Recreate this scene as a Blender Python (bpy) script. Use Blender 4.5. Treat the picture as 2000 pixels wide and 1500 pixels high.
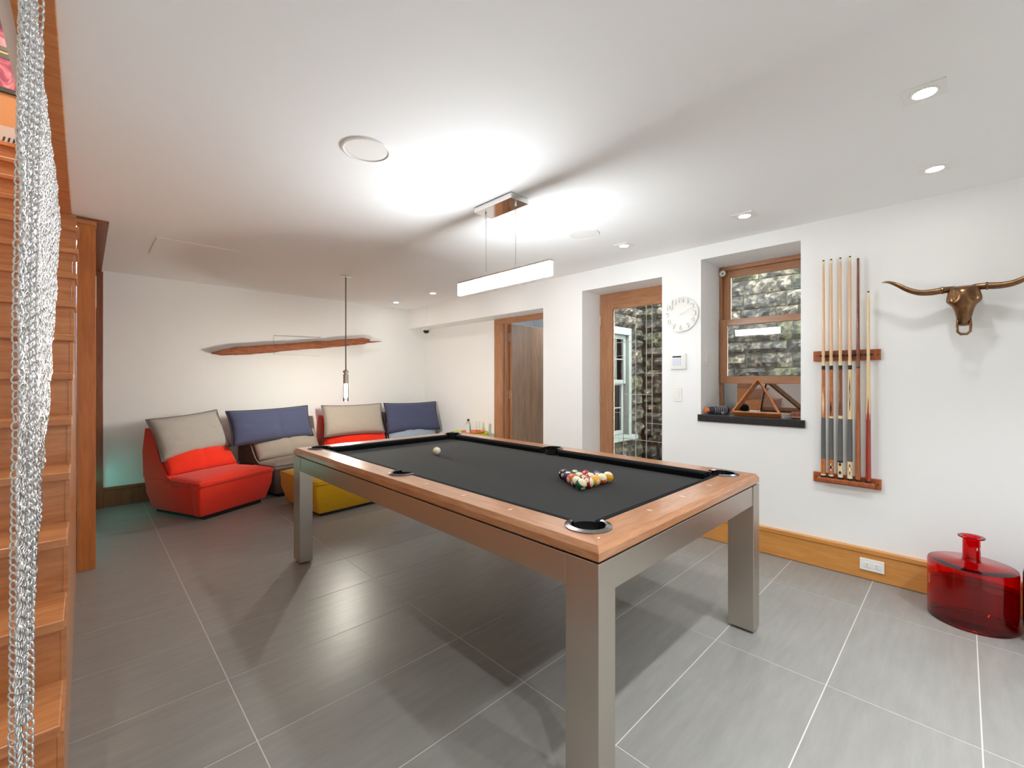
import bpy, bmesh, math, random
import numpy as np
from mathutils import Vector, Matrix, Euler, noise
for o in list(bpy.data.objects): bpy.data.objects.remove(o)
S = bpy.context.scene
COL = S.collection
PI = math.pi
rnd = random.Random(7)

# ------------------------------------------------------------------ camera, world, exposure
FPX, V0, CAMH = 858.0, 741.5, 1.30
YAW = math.atan(835/858.0)
cam = bpy.data.cameras.new('camera'); camo = bpy.data.objects.new('camera', cam); COL.objects.link(camo)
camo.location = (0, 0, CAMH); camo.rotation_euler = (PI/2, 0, -YAW)
cam.sensor_width = 36; cam.lens = 36*FPX/2000; cam.shift_y = -(750-V0)/2000; cam.clip_start = .02
S.camera = camo
w = bpy.data.worlds.new('world'); S.world = w; w.use_nodes = True
w.node_tree.nodes['Background'].inputs[0].default_value = (.45, .73, 1.0, 1)
w.node_tree.nodes['Background'].inputs[1].default_value = 19.0
S.view_settings.view_transform = 'Standard'; S.view_settings.look = 'None'
S.view_settings.gamma = 1; S.view_settings.use_curve_mapping = False
S.view_settings.exposure = 1.70
S.cycles.diffuse_bounces = 8; S.cycles.max_bounces = 14; S.cycles.transparent_max_bounces = 12

# room numbers (metres)
XR, YB, ZC = 3.665, 6.10, 2.405      # right wall face, back wall face, ceiling
SPOT_W, BAR_EMIT, BULB_EMIT = 20.0, 24.0, 330.0

def area_light(name, loc, rot, sx, sy, power, color):
    l = bpy.data.lights.new(name, 'AREA'); l.shape = 'RECTANGLE'; l.size = sx; l.size_y = sy; l.energy = power; l.color = color
    o = bpy.data.objects.new(name, l); COL.objects.link(o); o.location = loc; o.rotation_euler = rot
    return o
def spot_light(name, loc, power, color, angle=112, blend=.9, radius=.03):
    l = bpy.data.lights.new(name, 'SPOT'); l.energy = power; l.color = color; l.spot_size = math.radians(angle); l.spot_blend = blend; l.shadow_soft_size = radius
    o = bpy.data.objects.new(name, l); COL.objects.link(o); o.location = loc
    return o
WARM = (.915, .965, 1)
DOWN = [(.57, .104), (1.44, .104), (2.31, .104)] + [(3.18, .104+.9215*k) for k in range(7)]
DOWN_OFF = [(.57, -.82), (1.44, -.82), (2.31, -.82), (3.18, -.82)]
for x, y in DOWN+DOWN_OFF:
    spot_light('downlight_lamp', (x, y, ZC-.012), SPOT_W*((.08 if y > 2.5 else .14) if x > 3 else 1.8 if y < 0 else .95), WARM)
# lamps of the stair hall above and of the room behind the open door
spot_light('hall_lamp', (-.6, 3.3, 5.3), 24, (1, .84, .66), 150, .5, .05)
spot_light('hall_lamp', (-.6, 4.9, 5.3), 20, (1, .84, .66), 150, .5, .05)
spot_light('store_lamp', (5.0, 3.7, 2.45), 14, (.75, .86, 1), 150, .5, .05)

# ------------------------------------------------------------------ materials
def nt(name):
    m = bpy.data.materials.new(name); m.use_nodes = True
    return m, m.node_tree, m.node_tree.nodes['Principled BSDF']
def srgb(r, g, b):
    f = lambda c: (c/255/12.92 if c/255 <= .04045 else ((c/255+.055)/1.055)**2.4)
    return (f(r), f(g), f(b), 1)
def plain(name, col, rough=.5, metal=0, bump=0, bscale=200, vary=0, vscale=8, coat=0, spec=.5, sheen=0):
    m, t, b = nt(name)
    b.inputs['Base Color'].default_value = col; b.inputs['Roughness'].default_value = rough; b.inputs['Metallic'].default_value = metal
    b.inputs['Coat Weight'].default_value = coat; b.inputs['Specular IOR Level'].default_value = spec
    if sheen: b.inputs['Sheen Weight'].default_value = sheen
    tc = t.nodes.new('ShaderNodeTexCoord')
    if bump:
        n = t.nodes.new('ShaderNodeTexNoise'); n.inputs['Scale'].default_value = bscale; n.inputs['Detail'].default_value = 3
        t.links.new(tc.outputs['Object'], n.inputs['Vector'])
        bp = t.nodes.new('ShaderNodeBump'); bp.inputs['Strength'].default_value = bump; bp.inputs['Distance'].default_value = .002
        t.links.new(n.outputs['Fac'], bp.inputs['Height']); t.links.new(bp.outputs['Normal'], b.inputs['Normal'])
    if vary:
        n = t.nodes.new('ShaderNodeTexNoise'); n.inputs['Scale'].default_value = vscale; n.inputs['Detail'].default_value = 4
        t.links.new(tc.outputs['Object'], n.inputs['Vector'])
        r = t.nodes.new('ShaderNodeValToRGB')
        r.color_ramp.elements[0].position = .3; r.color_ramp.elements[1].position = .7
        r.color_ramp.elements[0].color = tuple(c*(1-vary) for c in col[:3])+(1,); r.color_ramp.elements[1].color = tuple(min(1, c*(1+vary)) for c in col[:3])+(1,)
        t.links.new(n.outputs['Fac'], r.inputs['Fac']); t.links.new(r.outputs['Color'], b.inputs['Base Color'])
    return m
def wood(name, c1, c2, stretch=(1, 12, 12), scale=3, rough=.35, coat=.3, ring=.5):
    m, t, b = nt(name)
    tc = t.nodes.new('ShaderNodeTexCoord'); mp = t.nodes.new('ShaderNodeMapping'); mp.inputs['Scale'].default_value = stretch
    t.links.new(tc.outputs['Object'], mp.inputs['Vector'])
    n = t.nodes.new('ShaderNodeTexNoise'); n.inputs['Scale'].default_value = scale; n.inputs['Detail'].default_value = 8; n.inputs['Roughness'].default_value = .62; n.inputs['Distortion'].default_value = ring
    t.links.new(mp.outputs['Vector'], n.inputs['Vector'])
    r = t.nodes.new('ShaderNodeValToRGB'); r.color_ramp.elements[0].position = .32; r.color_ramp.elements[1].position = .68
    r.color_ramp.elements[0].color = c1; r.color_ramp.elements[1].color = c2
    t.links.new(n.outputs['Fac'], r.inputs['Fac']); t.links.new(r.outputs['Color'], b.inputs['Base Color'])
    b.inputs['Roughness'].default_value = rough; b.inputs['Coat Weight'].default_value = coat; b.inputs['Coat Roughness'].default_value = .2
    return m
def emit(name, col, strength):
    m, t, b = nt(name)
    b.inputs['Base Color'].default_value = (.8, .8, .8, 1)
    b.inputs['Emission Color'].default_value = col; b.inputs['Emission Strength'].default_value = strength
    return m
def pane_glass(name, ior=1.5, tint=(1, 1, 1, 1), extra=0.0):
    m = bpy.data.materials.new(name); m.use_nodes = True; t = m.node_tree
    t.nodes.remove(t.nodes['Principled BSDF']); out = t.nodes['Material Output']
    tr = t.nodes.new('ShaderNodeBsdfTransparent'); tr.inputs[0].default_value = tint
    gl = t.nodes.new('ShaderNodeBsdfGlossy'); gl.inputs['Roughness'].default_value = .01
    fr = t.nodes.new('ShaderNodeFresnel'); fr.inputs[0].default_value = ior
    ad = t.nodes.new('ShaderNodeMath'); ad.inputs[1].default_value = extra
    t.links.new(fr.outputs[0], ad.inputs[0])
    mx = t.nodes.new('ShaderNodeMixShader')
    t.links.new(ad.outputs[0], mx.inputs[0]); t.links.new(tr.outputs[0], mx.inputs[1]); t.links.new(gl.outputs[0], mx.inputs[2])
    t.links.new(mx.outputs[0], out.inputs[0])
    return m
def solid_glass(name, col, rough=.02, ior=1.45):
    m, t, b = nt(name)
    b.inputs['Base Color'].default_value = col; b.inputs['Roughness'].default_value = rough; b.inputs['IOR'].default_value = ior
    b.inputs['Transmission Weight'].default_value = 1
    return m

M = {}
M['wall'] = plain('wall_paint', srgb(242, 243, 242), .7, bump=.05, bscale=300)
M['ceil'] = plain('ceiling_paint', srgb(246, 247, 247), .75)
M['grout'] = plain('tile_grout', srgb(196, 192, 184), .8)
def tile_mat():
    m, t, b = nt('grey_porcelain')
    tc = t.nodes.new('ShaderNodeTexCoord'); oi = t.nodes.new('ShaderNodeObjectInfo')
    ad = t.nodes.new('ShaderNodeVectorMath'); ad.operation = 'MULTIPLY_ADD'
    mp = t.nodes.new('ShaderNodeMapping'); mp.inputs['Scale'].default_value = (1.3, 9, 1)
    t.links.new(tc.outputs['Object'], mp.inputs['Vector'])
    cx = t.nodes.new('ShaderNodeVectorMath'); cx.operation = 'ADD'
    sc = t.nodes.new('ShaderNodeVectorMath'); sc.operation = 'SCALE'; sc.inputs[0].default_value = (31, 17, 5)
    t.links.new(oi.outputs['Random'], sc.inputs['Scale'])
    t.links.new(mp.outputs['Vector'], cx.inputs[0]); t.links.new(sc.outputs[0], cx.inputs[1])
    n = t.nodes.new('ShaderNodeTexNoise'); n.inputs['Scale'].default_value = 3.5; n.inputs['Detail'].default_value = 9; n.inputs['Roughness'].default_value = .65
    t.links.new(cx.outputs[0], n.inputs['Vector'])
    r = t.nodes.new('ShaderNodeValToRGB'); r.color_ramp.elements[0].position = .25; r.color_ramp.elements[1].position = .75
    r.color_ramp.elements[0].color = srgb(131, 129, 124); r.color_ramp.elements[1].color = srgb(146, 144, 139)
    t.links.new(n.outputs['Fac'], r.inputs['Fac']); t.links.new(r.outputs['Color'], b.inputs['Base Color'])
    b.inputs['Roughness'].default_value = .36; b.inputs['Specular IOR Level'].default_value = .45
    bp = t.nodes.new('ShaderNodeBump'); bp.inputs['Strength'].default_value = .06; bp.inputs['Distance'].default_value = .002
    t.links.new(n.outputs['Fac'], bp.inputs['Height']); t.links.new(bp.outputs['Normal'], b.inputs['Normal'])
    return m
M['tile'] = tile_mat()
M['stairwood'] = wood('stair_cherry', srgb(182, 112, 64), srgb(210, 146, 96), (1.5, 10, 10), 4, .32, .4)
M['postwood'] = wood('post_fir', srgb(178, 102, 42), srgb(204, 128, 58), (10, 10, 1), 4, .35, .3)
M['darkwood'] = wood('dark_casing', srgb(120, 62, 28), srgb(148, 84, 42), (10, 10, 1), 4, .4, .2)
M['basewood'] = wood('baseboard_fir', srgb(196, 132, 60), srgb(216, 152, 78), (10, 1, 10), 4, .38, .3)
M['doorwood'] = wood('door_fir', srgb(160, 108, 72), srgb(184, 132, 94), (10, 10, 1), 4, .4, .2)
M['doorwood_h'] = wood('door_fir_cross', srgb(160, 108, 72), srgb(184, 132, 94), (10, 1, 10), 4, .4, .2)
M['leafwood'] = wood('veneer_leaf', srgb(128, 98, 74), srgb(156, 124, 98), (6, 6, .8), 3, .3, .4)
M['railwood_x'] = wood('rail_cherry_x', srgb(158, 104, 68), srgb(188, 136, 98), (1.5, 14, 14), 5, .28, .5)
M['railwood_y'] = wood('rail_cherry_y', srgb(158, 104, 68), srgb(188, 136, 98), (14, 1.5, 14), 5, .28, .5)
M['rackwood'] = wood('rack_cherry', srgb(140, 68, 26), srgb(182, 98, 46), (10, 1.5, 10), 6, .35, .4)
M['drift'] = wood('driftwood', srgb(118, 62, 36), srgb(182, 112, 74), (1.5, 14, 14), 5, .75, 0, 1.2)
M['trianglewood'] = wood('triangle_wood', srgb(156, 88, 40), srgb(196, 124, 66), (6, 6, 6), 5, .3, .5)
def brushed(name, col, stretch):
    m, t, b = nt(name)
    b.inputs['Base Color'].default_value = col; b.inputs['Metallic'].default_value = 1; b.inputs['Roughness'].default_value = .32
    tc = t.nodes.new('ShaderNodeTexCoord'); mp = t.nodes.new('ShaderNodeMapping'); mp.inputs['Scale'].default_value = stretch
    t.links.new(tc.outputs['Object'], mp.inputs['Vector'])
    n = t.nodes.new('ShaderNodeTexNoise'); n.inputs['Scale'].default_value = 60; n.inputs['Detail'].default_value = 2
    t.links.new(mp.outputs['Vector'], n.inputs['Vector'])
    mr = t.nodes.new('ShaderNodeMapRange'); mr.inputs[3].default_value = .27; mr.inputs[4].default_value = .40
    t.links.new(n.outputs['Fac'], mr.inputs[0]); t.links.new(mr.outputs[0], b.inputs['Roughness'])
    return m
M['steel_v'] = brushed('brushed_steel_leg', srgb(196, 188, 178), (3, 3, .05))
M['steel_h'] = brushed('brushed_steel_apron', srgb(196, 188, 178), (.05, .05, 3))
M['chrome'] = plain('chrome', (.80, .80, .80, 1), .08, 1)
M['nickel'] = plain('satin_nickel', (.62, .61, .58, 1), .28, 1)
M['pewter'] = plain('dark_chrome', (.25, .25, .26, 1), .18, 1)
M['black'] = plain('black_plastic', (.012, .012, .013, 1), .4)
M['blackstone'] = plain('black_stone', (.02, .02, .022, 1), .35, vary=.4, vscale=60)
M['felt'] = plain('charcoal_felt', srgb(30, 32, 33), .95, bump=.25, bscale=700, vary=.12, vscale=25, spec=.1, sheen=.15)
M['felt_shade'] = plain('shaded_felt', srgb(26, 28, 30), .9, spec=.1)  # bed cloth made darker: shade of steep cushion faces in the colour; also window backing
M['leather'] = plain('black_leather', (.010, .010, .010, 1), .35)
M['white'] = plain('white_plastic', srgb(240, 240, 236), .35)
M['whitem'] = plain('white_matte', srgb(238, 238, 234), .6)
M['grey'] = plain('grey_plastic', srgb(120, 120, 120), .4)
M['lcd'] = plain('grey_display', srgb(70, 72, 74), .2)
M['keys'] = plain('pale_blue_keys', srgb(205, 214, 236), .4)
M['pearl'] = plain('pearl_inlay', srgb(240, 232, 215), .25)
M['ivory'] = plain('ivory_resin', srgb(236, 226, 196), .12, coat=.6)
M['bronze'] = plain('bronze', srgb(130, 98, 70), .30, 1, vary=.25, vscale=30)
M['window_glass'] = pane_glass('window_glass', 1.5, (.97, .98, .98, 1))
M['mirror_glass'] = pane_glass('reflective_glass', 1.5, (.25, .28, .28, 1), .62)
M['lead'] = plain('lead_came', srgb(206, 204, 198), .4, .4)
M['bar_emit'] = emit('led_acrylic', (.915, .965, 1, 1), BAR_EMIT)
M['bulb_emit'] = emit('tube_filament', (1, .93, .82, 1), BULB_EMIT)
M['lens_emit'] = emit('downlight_lens', (1, .97, .92, 1), 30)
M['redglass'] = solid_glass('red_glass', (.80, .010, .022, 1), .01)
M['darkglass'] = solid_glass('dark_violet_glass', (.02, .008, .06, 1), .03)
M['clearglass'] = solid_glass('clear_glass', (.97, .98, .98, 1), .01)
M['lime'] = plain('lime_lacquer', srgb(206, 214, 40), .25, coat=.4)
M['orange'] = plain('orange_tray', srgb(226, 112, 42), .35)
M['fab_red'] = plain('red_fabric', srgb(238, 56, 34), .9, bump=.6, bscale=500, vary=.08, vscale=120, spec=.15, sheen=.2)
M['fab_grey'] = plain('warm_grey_fabric', srgb(168, 158, 146), .9, bump=.6, bscale=500, vary=.07, vscale=120, spec=.15, sheen=.2)
M['fab_dgrey'] = plain('dark_grey_fabric', srgb(104, 96, 90), .9, bump=.6, bscale=500, vary=.07, vscale=120, spec=.15)
M['fab_sil'] = plain('silver_grey_fabric', srgb(172, 168, 160), .9, bump=.6, bscale=500, vary=.07, vscale=120, spec=.15, sheen=.2)
M['fab_blue'] = plain('slate_blue_fabric', srgb(78, 84, 112), .9, bump=.6, bscale=500, vary=.08, vscale=120, spec=.15, sheen=.2)
M['fab_sky'] = plain('pale_blue_fabric', srgb(164, 180, 198), .9, bump=.6, bscale=500, vary=.06, vscale=120, spec=.15)
M['fab_yel'] = plain('mustard_fabric', srgb(206, 160, 16), .9, bump=.6, bscale=500, vary=.08, vscale=120, spec=.15, sheen=.2)
M['pip_blue'] = plain('dark_blue_piping', srgb(54, 56, 70), .9)
M['pip_grey'] = plain('grey_piping', srgb(112, 112, 108), .9)
M['chain'] = plain('zinc_chain', (.82, .83, .84, 1), .22, 1)
def stone_mat(name, c1, c2, c3):
    m, t, b = nt(name)
    tc = t.nodes.new('ShaderNodeTexCoord'); oi = t.nodes.new('ShaderNodeObjectInfo')
    sc = t.nodes.new('ShaderNodeVectorMath'); sc.operation = 'SCALE'; sc.inputs[0].default_value = (13, 29, 7)
    t.links.new(oi.outputs['Random'], sc.inputs['Scale'])
    ad = t.nodes.new('ShaderNodeVectorMath'); ad.operation = 'ADD'
    t.links.new(tc.outputs['Object'], ad.inputs[0]); t.links.new(sc.outputs[0], ad.inputs[1])
    n = t.nodes.new('ShaderNodeTexNoise'); n.inputs['Scale'].default_value = 17; n.inputs['Detail'].default_value = 10; n.inputs['Roughness'].default_value = .7
    t.links.new(ad.outputs[0], n.inputs['Vector'])
    r = t.nodes.new('ShaderNodeValToRGB'); r.color_ramp.elements[0].position = .34; r.color_ramp.elements[1].position = .66
    e = r.color_ramp.elements.new(.5)
    r.color_ramp.elements[0].color = c1; e.color = c2; r.color_ramp.elements[2].color = c3
    mr = t.nodes.new('ShaderNodeMapRange'); mr.inputs[3].default_value = .55; mr.inputs[4].default_value = 1.25
    t.links.new(oi.outputs['Random'], mr.inputs[0])
    vm = t.nodes.new('ShaderNodeVectorMath'); vm.operation = 'SCALE'
    t.links.new(n.outputs['Fac'], r.inputs['Fac']); t.links.new(r.outputs['Color'], vm.inputs[0]); t.links.new(mr.outputs[0], vm.inputs['Scale'])
    t.links.new(vm.outputs[0], b.inputs['Base Color'])
    b.inputs['Roughness'].default_value = .85; b.inputs['Specular IOR Level'].default_value = .15
    bp = t.nodes.new('ShaderNodeBump'); bp.inputs['Strength'].default_value = .9; bp.inputs['Distance'].default_value = .02
    t.links.new(n.outputs['Fac'], bp.inputs['Height']); t.links.new(bp.outputs['Normal'], b.inputs['Normal'])
    return m
M['stone'] = stone_mat('rock_faced_stone', srgb(19, 11, 6), srgb(50, 34, 21), srgb(104, 80, 56))
M['stone_moss'] = stone_mat('mossy_stone', srgb(18, 13, 4), srgb(45, 33, 16), srgb(90, 70, 40))
M['mortar'] = plain('pale_mortar', srgb(72, 55, 31), .9, bump=.5, bscale=80, vary=.35, vscale=6)
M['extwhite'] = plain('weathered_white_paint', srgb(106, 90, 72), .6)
M['ochre'] = plain('ochre_wall', srgb(206, 150, 104), .7)
M['teal'] = plain('added_strip_teal', srgb(30, 150, 140), .5)  # spare teal for the added glow strip, not used

# ------------------------------------------------------------------ mesh helpers
def setp(o, label=None, cat=None, group=None, kind=None):
    if label: o['label'] = label
    if cat: o['category'] = cat
    if group: o['group'] = group
    if kind: o['kind'] = kind
    return o
def empty(name, loc=(0, 0, 0), rot=None, label=None, cat=None, group=None, kind=None):
    o = bpy.data.objects.new(name, None); COL.objects.link(o); o.location = loc; o.empty_display_size = .05
    if rot is not None: o.rotation_euler = rot
    return setp(o, label, cat, group, kind)
def link(name, me, mat, parent=None, world=False, smooth=False, loc=None, rot=None):
    o = bpy.data.objects.new(name, me); COL.objects.link(o)
    if mat is not None and len(me.materials) == 0: me.materials.append(M[mat] if isinstance(mat, str) else mat)
    if smooth: me.polygons.foreach_set('use_smooth', [True]*len(me.polygons))
    if parent is not None:
        o.parent = parent
        if world:
            o.matrix_parent_inverse = Matrix.LocRotScale(parent.location, parent.rotation_euler, None).inverted()
    if loc is not None: o.location = loc
    if rot is not None: o.rotation_euler = rot
    return o
def pyd(name, v, f, mat, parent=None, **k):
    me = bpy.data.meshes.new(name); me.from_pydata([tuple(p) for p in v], [], f); me.update()
    return link(name, me, mat, parent, **k)
def bev(o, w, seg=2):
    if w:
        m = o.modifiers.new('bevel', 'BEVEL'); m.width = w; m.segments = seg; m.limit_method = 'ANGLE'
        m.harden_normals = False
    return o
BF = [(0, 3, 2, 1), (4, 5, 6, 7), (0, 1, 5, 4), (1, 2, 6, 5), (2, 3, 7, 6), (3, 0, 4, 7)]
def bverts(x0, x1, y0, y1, z0, z1):
    return [(x0, y0, z0), (x1, y0, z0), (x1, y1, z0), (x0, y1, z0), (x0, y0, z1), (x1, y0, z1), (x1, y1, z1), (x0, y1, z1)]
def box(name, x0, x1, y0, y1, z0, z1, mat, parent=None, bevel=0, seg=2, **k):
    return bev(pyd(name, bverts(x0, x1, y0, y1, z0, z1), BF, mat, parent, **k), bevel, seg)
def boxes(name, L, mat, parent=None, bevel=0, **k):
    v = []; f = []
    for b in L:
        n = len(v); v += bverts(*b); f += [tuple(i+n for i in q) for q in BF]
    return bev(pyd(name, v, f, mat, parent, **k), bevel)
def lathe_data(prof, seg=24, ax=(0, 0)):
    v = []; f = []; n = len(prof)
    for i in range(seg):
        a = 2*PI*i/seg; c, s = math.cos(a), math.sin(a)
        for r, z in prof: v.append((ax[0]+r*c, ax[1]+r*s, z))
    for i in range(seg):
        j = (i+1) % seg
        for k in range(n-1): f.append((i*n+k, j*n+k, j*n+k+1, i*n+k+1))
    return v, f
def lathe(name, prof, mat, parent=None, seg=24, smooth=True, split=None, **k):
    v, f = lathe_data(prof, seg)
    o = pyd(name, v, f, mat, parent, smooth=smooth, **k)
    bm = bmesh.new(); bm.from_mesh(o.data); bmesh.ops.remove_doubles(bm, verts=bm.verts, dist=1e-6)
    bmesh.ops.recalc_face_normals(bm, faces=bm.faces)
    if smooth:
        for e in bm.edges:
            if len(e.link_faces) == 2 and e.calc_face_angle(0) > .7: e.smooth = False
    bm.to_mesh(o.data); bm.free()
    return o
def tube_data(path, radii, seg=8, cap=True, flat=None):
    P = [Vector(p) for p in path]; n = len(P)
    if not hasattr(radii, '__len__'): radii = [radii]*n
    v = []; f = []
    T = [(P[min(i+1, n-1)]-P[max(i-1, 0)]).normalized() for i in range(n)]
    up = Vector((0, 0, 1)) if abs(T[0].z) < .9 else Vector((1, 0, 0))
    N = (up-T[0]*up.dot(T[0])).normalized()
    for i in range(n):
        N = (N-T[i]*N.dot(T[i])).normalized(); B = T[i].cross(N)
        for k in range(seg):
            a = 2*PI*k/seg; v.append(P[i]+(N*math.cos(a)+B*math.sin(a))*radii[i])
    for i in range(n-1):
        for k in range(seg):
            j = (k+1) % seg; f.append((i*seg+k, i*seg+j, (i+1)*seg+j, (i+1)*seg+k))
    if cap:
        f.append(tuple(range(seg))[::-1]); f.append(tuple((n-1)*seg+k for k in range(seg)))
    return v, f
def tube(name, path, radii, mat, parent=None, seg=8, closed=False, smooth=True, **k):
    if closed:
        P = [Vector(p) for p in path]; path = P+[P[0]]
        v, f = tube_data(path, radii, seg, cap=False)
    else: v, f = tube_data(path, radii, seg)
    return pyd(name, v, f, mat, parent, smooth=smooth, **k)
def grid_faces(nu, nv, off=0):
    return [(off+i*nv+j, off+(i+1)*nv+j, off+(i+1)*nv+j+1, off+i*nv+j+1) for i in range(nu-1) for j in range(nv-1)]
def weld(o, dist=1e-5, recalc=True):
    bm = bmesh.new(); bm.from_mesh(o.data); bmesh.ops.remove_doubles(bm, verts=bm.verts, dist=dist)
    if recalc: bmesh.ops.recalc_face_normals(bm, faces=bm.faces)
    bm.to_mesh(o.data); bm.free(); return o
RWALL = Matrix(((0, 0, -1), (-1, 0, 0), (0, 1, 0))).to_euler()     # local x -> -Y, y -> Z, z -> -X (out of right wall)
BWALL = Matrix(((1, 0, 0), (0, 0, -1), (0, 1, 0))).to_euler()      # local x -> X, y -> Z, z -> -Y (out of back wall)
FONT_CACHE = {}
def text(name, s, size, ext, mat, parent, loc, rot=(0, 0, 0)):
    key = (s, size, ext)
    if key not in FONT_CACHE:
        c = bpy.data.curves.new('glyph', 'FONT'); c.body = s; c.size = size; c.extrude = ext; c.align_x = 'CENTER'; c.align_y = 'CENTER'; c.resolution_u = 3
        t = bpy.data.objects.new('glyph', c); COL.objects.link(t)
        bpy.context.view_layer.update()
        me = bpy.data.meshes.new_from_object(t.evaluated_get(bpy.context.evaluated_depsgraph_get()))
        bpy.data.objects.remove(t); bpy.data.curves.remove(c)
        FONT_CACHE[key] = me
    me = FONT_CACHE[key].copy(); me.materials.clear()
    return link(name, me, mat, parent, loc=loc, rot=rot)
def smoothstep(a, b, x):
    t = min(1, max(0, (x-a)/(b-a))); return t*t*(3-2*t)

# ================================================================== THE SETTING
# floor: grout slab with tiles
TX0, TDX, TY0, TDY = .446, .9087, -.047, .4548
FX0, FX1, FY0, FY1 = -1.2, 3.98, -1.6, YB
fl = boxes('floor', [(FX0-.1, FX1+.35, FY0-.1, FY1+.3, -.12, -.0009)], 'grout'); setp(fl, 'grey porcelain tile floor with pale grout lines', 'floor', kind='structure')
proto = {}
for i in range(-2, 5):
    for j in range(-4, 15):
        x0, x1 = TX0+TDX*i, TX0+TDX*(i+1); y0, y1 = TY0+TDY*j, TY0+TDY*(j+1)
        x0, x1, y0, y1 = max(x0, FX0), min(x1, FX1), max(y0, FY0), min(y1, FY1)
        if x1-x0 < .03 or y1-y0 < .03: continue
        g = .0022; wx, wy = round(x1-x0-2*g, 4), round(y1-y0-2*g, 4)
        if (wx, wy) not in proto:
            me = bpy.data.meshes.new('tile'); me.from_pydata(bverts(-wx/2, wx/2, -wy/2, wy/2, -.01, 0), [], BF); me.materials.append(M['tile']); proto[wx, wy] = me
        o = link('tile', proto[wx, wy], None, fl, loc=((x0+x1)/2, (y0+y1)/2, 0))
# ceiling
setp(boxes('ceiling', [(-.06, 4.2, -1.6, 4.17, ZC, ZC+.12), (.123, 4.2, 4.17, YB+.2, ZC, ZC+.12)], 'ceil'), 'white painted ceiling with square downlights', 'ceiling', kind='structure')
setp(box('trim_1', -.154, -.06, -1.6, 4.16, ZC-.012, ZC+.12, 'stairwood', bevel=.003), 'orange wooden trim along the stair opening in the ceiling', 'trim', kind='structure')
setp(box('trim_2', -.185, -.154, -1.6, 4.16, ZC-.002, ZC+.6, 'wall'), 'white painted edge of the stair opening', 'trim', kind='structure')
setp(boxes('trim_3', [(-.078, .123, 4.17, 4.30, ZC-.018, ZC+.1), (.03, .123, 4.30, YB, ZC-.012, ZC+.1)], 'darkwood'), 'reddish wooden soffit between the post and back wall', 'trim', kind='structure')
# right wall with window, glass door and recess
WX = 4.15
setp(boxes('wall_right', [(XR, WX, -1.6, .81, 0, ZC+.1), (XR, WX, .81, 1.519, 0, .955), (XR, WX, .81, 1.519, 2.295, ZC+.1),
     (XR, WX, 1.519, 1.861, 0, ZC+.1), (XR, WX, 1.861, 2.732, 2.21, ZC+.1), (XR, WX, 2.732, 3.267, 0, ZC+.1),
     (XR, 4.05, 3.267, YB+.1, 2.10, ZC+.1), (3.95, 4.05, 4.30, YB+.1, 0, 2.10), (XR, WX, 1.861, 2.732, -.1, .001)], 'wall'), 'white painted wall with deep window and door recesses', 'wall', kind='structure')
bw = setp(boxes('wall_back', [(.06, 4.05, YB, YB+.15, 0, ZC+.1)], 'wall'), 'plain white back wall behind the lounge seats', 'wall', kind='structure')
setp(boxes('wall_left', [(-1.35, -1.2, -1.75, 6.5, 0, 5.5)], 'wall'), 'cream wall along the far side of the staircase', 'wall', kind='structure')
setp(boxes('wall_near', [(-1.35, 4.2, -1.75, -1.6, 0, 5.5)], 'wall'), 'white wall behind the viewer', 'wall', kind='structure')
up = setp(boxes('wall_upper', [(-1.35, -.05, 6.3, 6.45, 2.6, 5.5)], 'ochre'), 'ochre wall of the upper landing', 'wall', kind='structure')
setp(boxes('wall_stairwell', [(-.154, -.05, -1.6, 6.3, ZC+.12, 5.5)], 'wall'), 'white stairwell wall above the ceiling opening', 'wall', kind='structure')
setp(boxes('wall_understair', [(-1.35, .06, 6.1, 6.2, 0, 2.6)], 'wall'), 'plain wall closing the space under the stairs', 'wall', kind='structure')
setp(boxes('ceiling_upper', [(-1.35, 0, -1.75, 6.5, 5.4, 5.5)], 'ceil'), 'white ceiling of the upper stair hall', 'ceiling', kind='structure')
setp(box('wall_panel', .0, .05, 4.28, YB, 0, ZC, 'darkwood'), 'dark wooden panel wall behind the post', 'wall', kind='structure')
tr = setp(box('trim_4', .05, .135, YB-.03, YB, 0, ZC-.012, 'darkwood', bevel=.003), 'dark wooden casing at the left end of the back wall', 'trim', kind='structure')
# post carrying the stair
post = empty('wooden_post', (.01, 4.2, 0), label='square orange wooden post standing at the end of the staircase', cat='post')
box('shaft', -.037, .056, 4.17, 4.27, 0, ZC-.045, 'postwood', post, .002, world=True)
box('cap', -.075, .060, 4.165, 4.275, ZC-.045, ZC-.018, 'stairwood', post, .002, world=True)
box('strike_plate', .056, .059, 4.195, 4.215, 1.80, 2.02, 'chrome', post, world=True)
box('header', -.185, -.040, 4.125, 4.164, 2.255, ZC-.012, 'stairwood', post, .002, world=True)
# baseboards
bb = setp(pyd('baseboard_right', [(XR, y, z) for y in (-1.6,) for z in ()] or [], [], 'basewood'), kind='structure') if False else None
def baseboard(name, prof, along, a0, a1, mat, label):
    v = []; f = []; n = len(prof)
    for a in (a0, a1):
        for d, z in prof:
            v.append((XR-d, a, z) if along == 'y' else (a, YB-d, z))
    for i in range(n):
        j = (i+1) % n; f.append((i, j, n+j, n+i))
    f += [tuple(range(n))[::-1], tuple(range(n, 2*n))]
    o = pyd(name, v, f, mat); weld(o); setp(o, label, 'baseboard', kind='structure'); return o
BP = [(0, .004), (.016, .004), (.016, .165), (.024, .172), (.024, .196), (.020, .202), (0, .202)]
baseboard('baseboard_right', BP, 'y', -1.6, 1.861, 'basewood', 'golden wooden baseboard with a ledge below the cue rack wall')
baseboard('baseboard_right', BP, 'y', 2.732, 3.267, 'basewood', 'golden wooden baseboard between the two doors')
baseboard('baseboard_back', BP, 'x', .135, 3.95, 'darkwood', 'dark wooden baseboard along the back wall')

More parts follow.
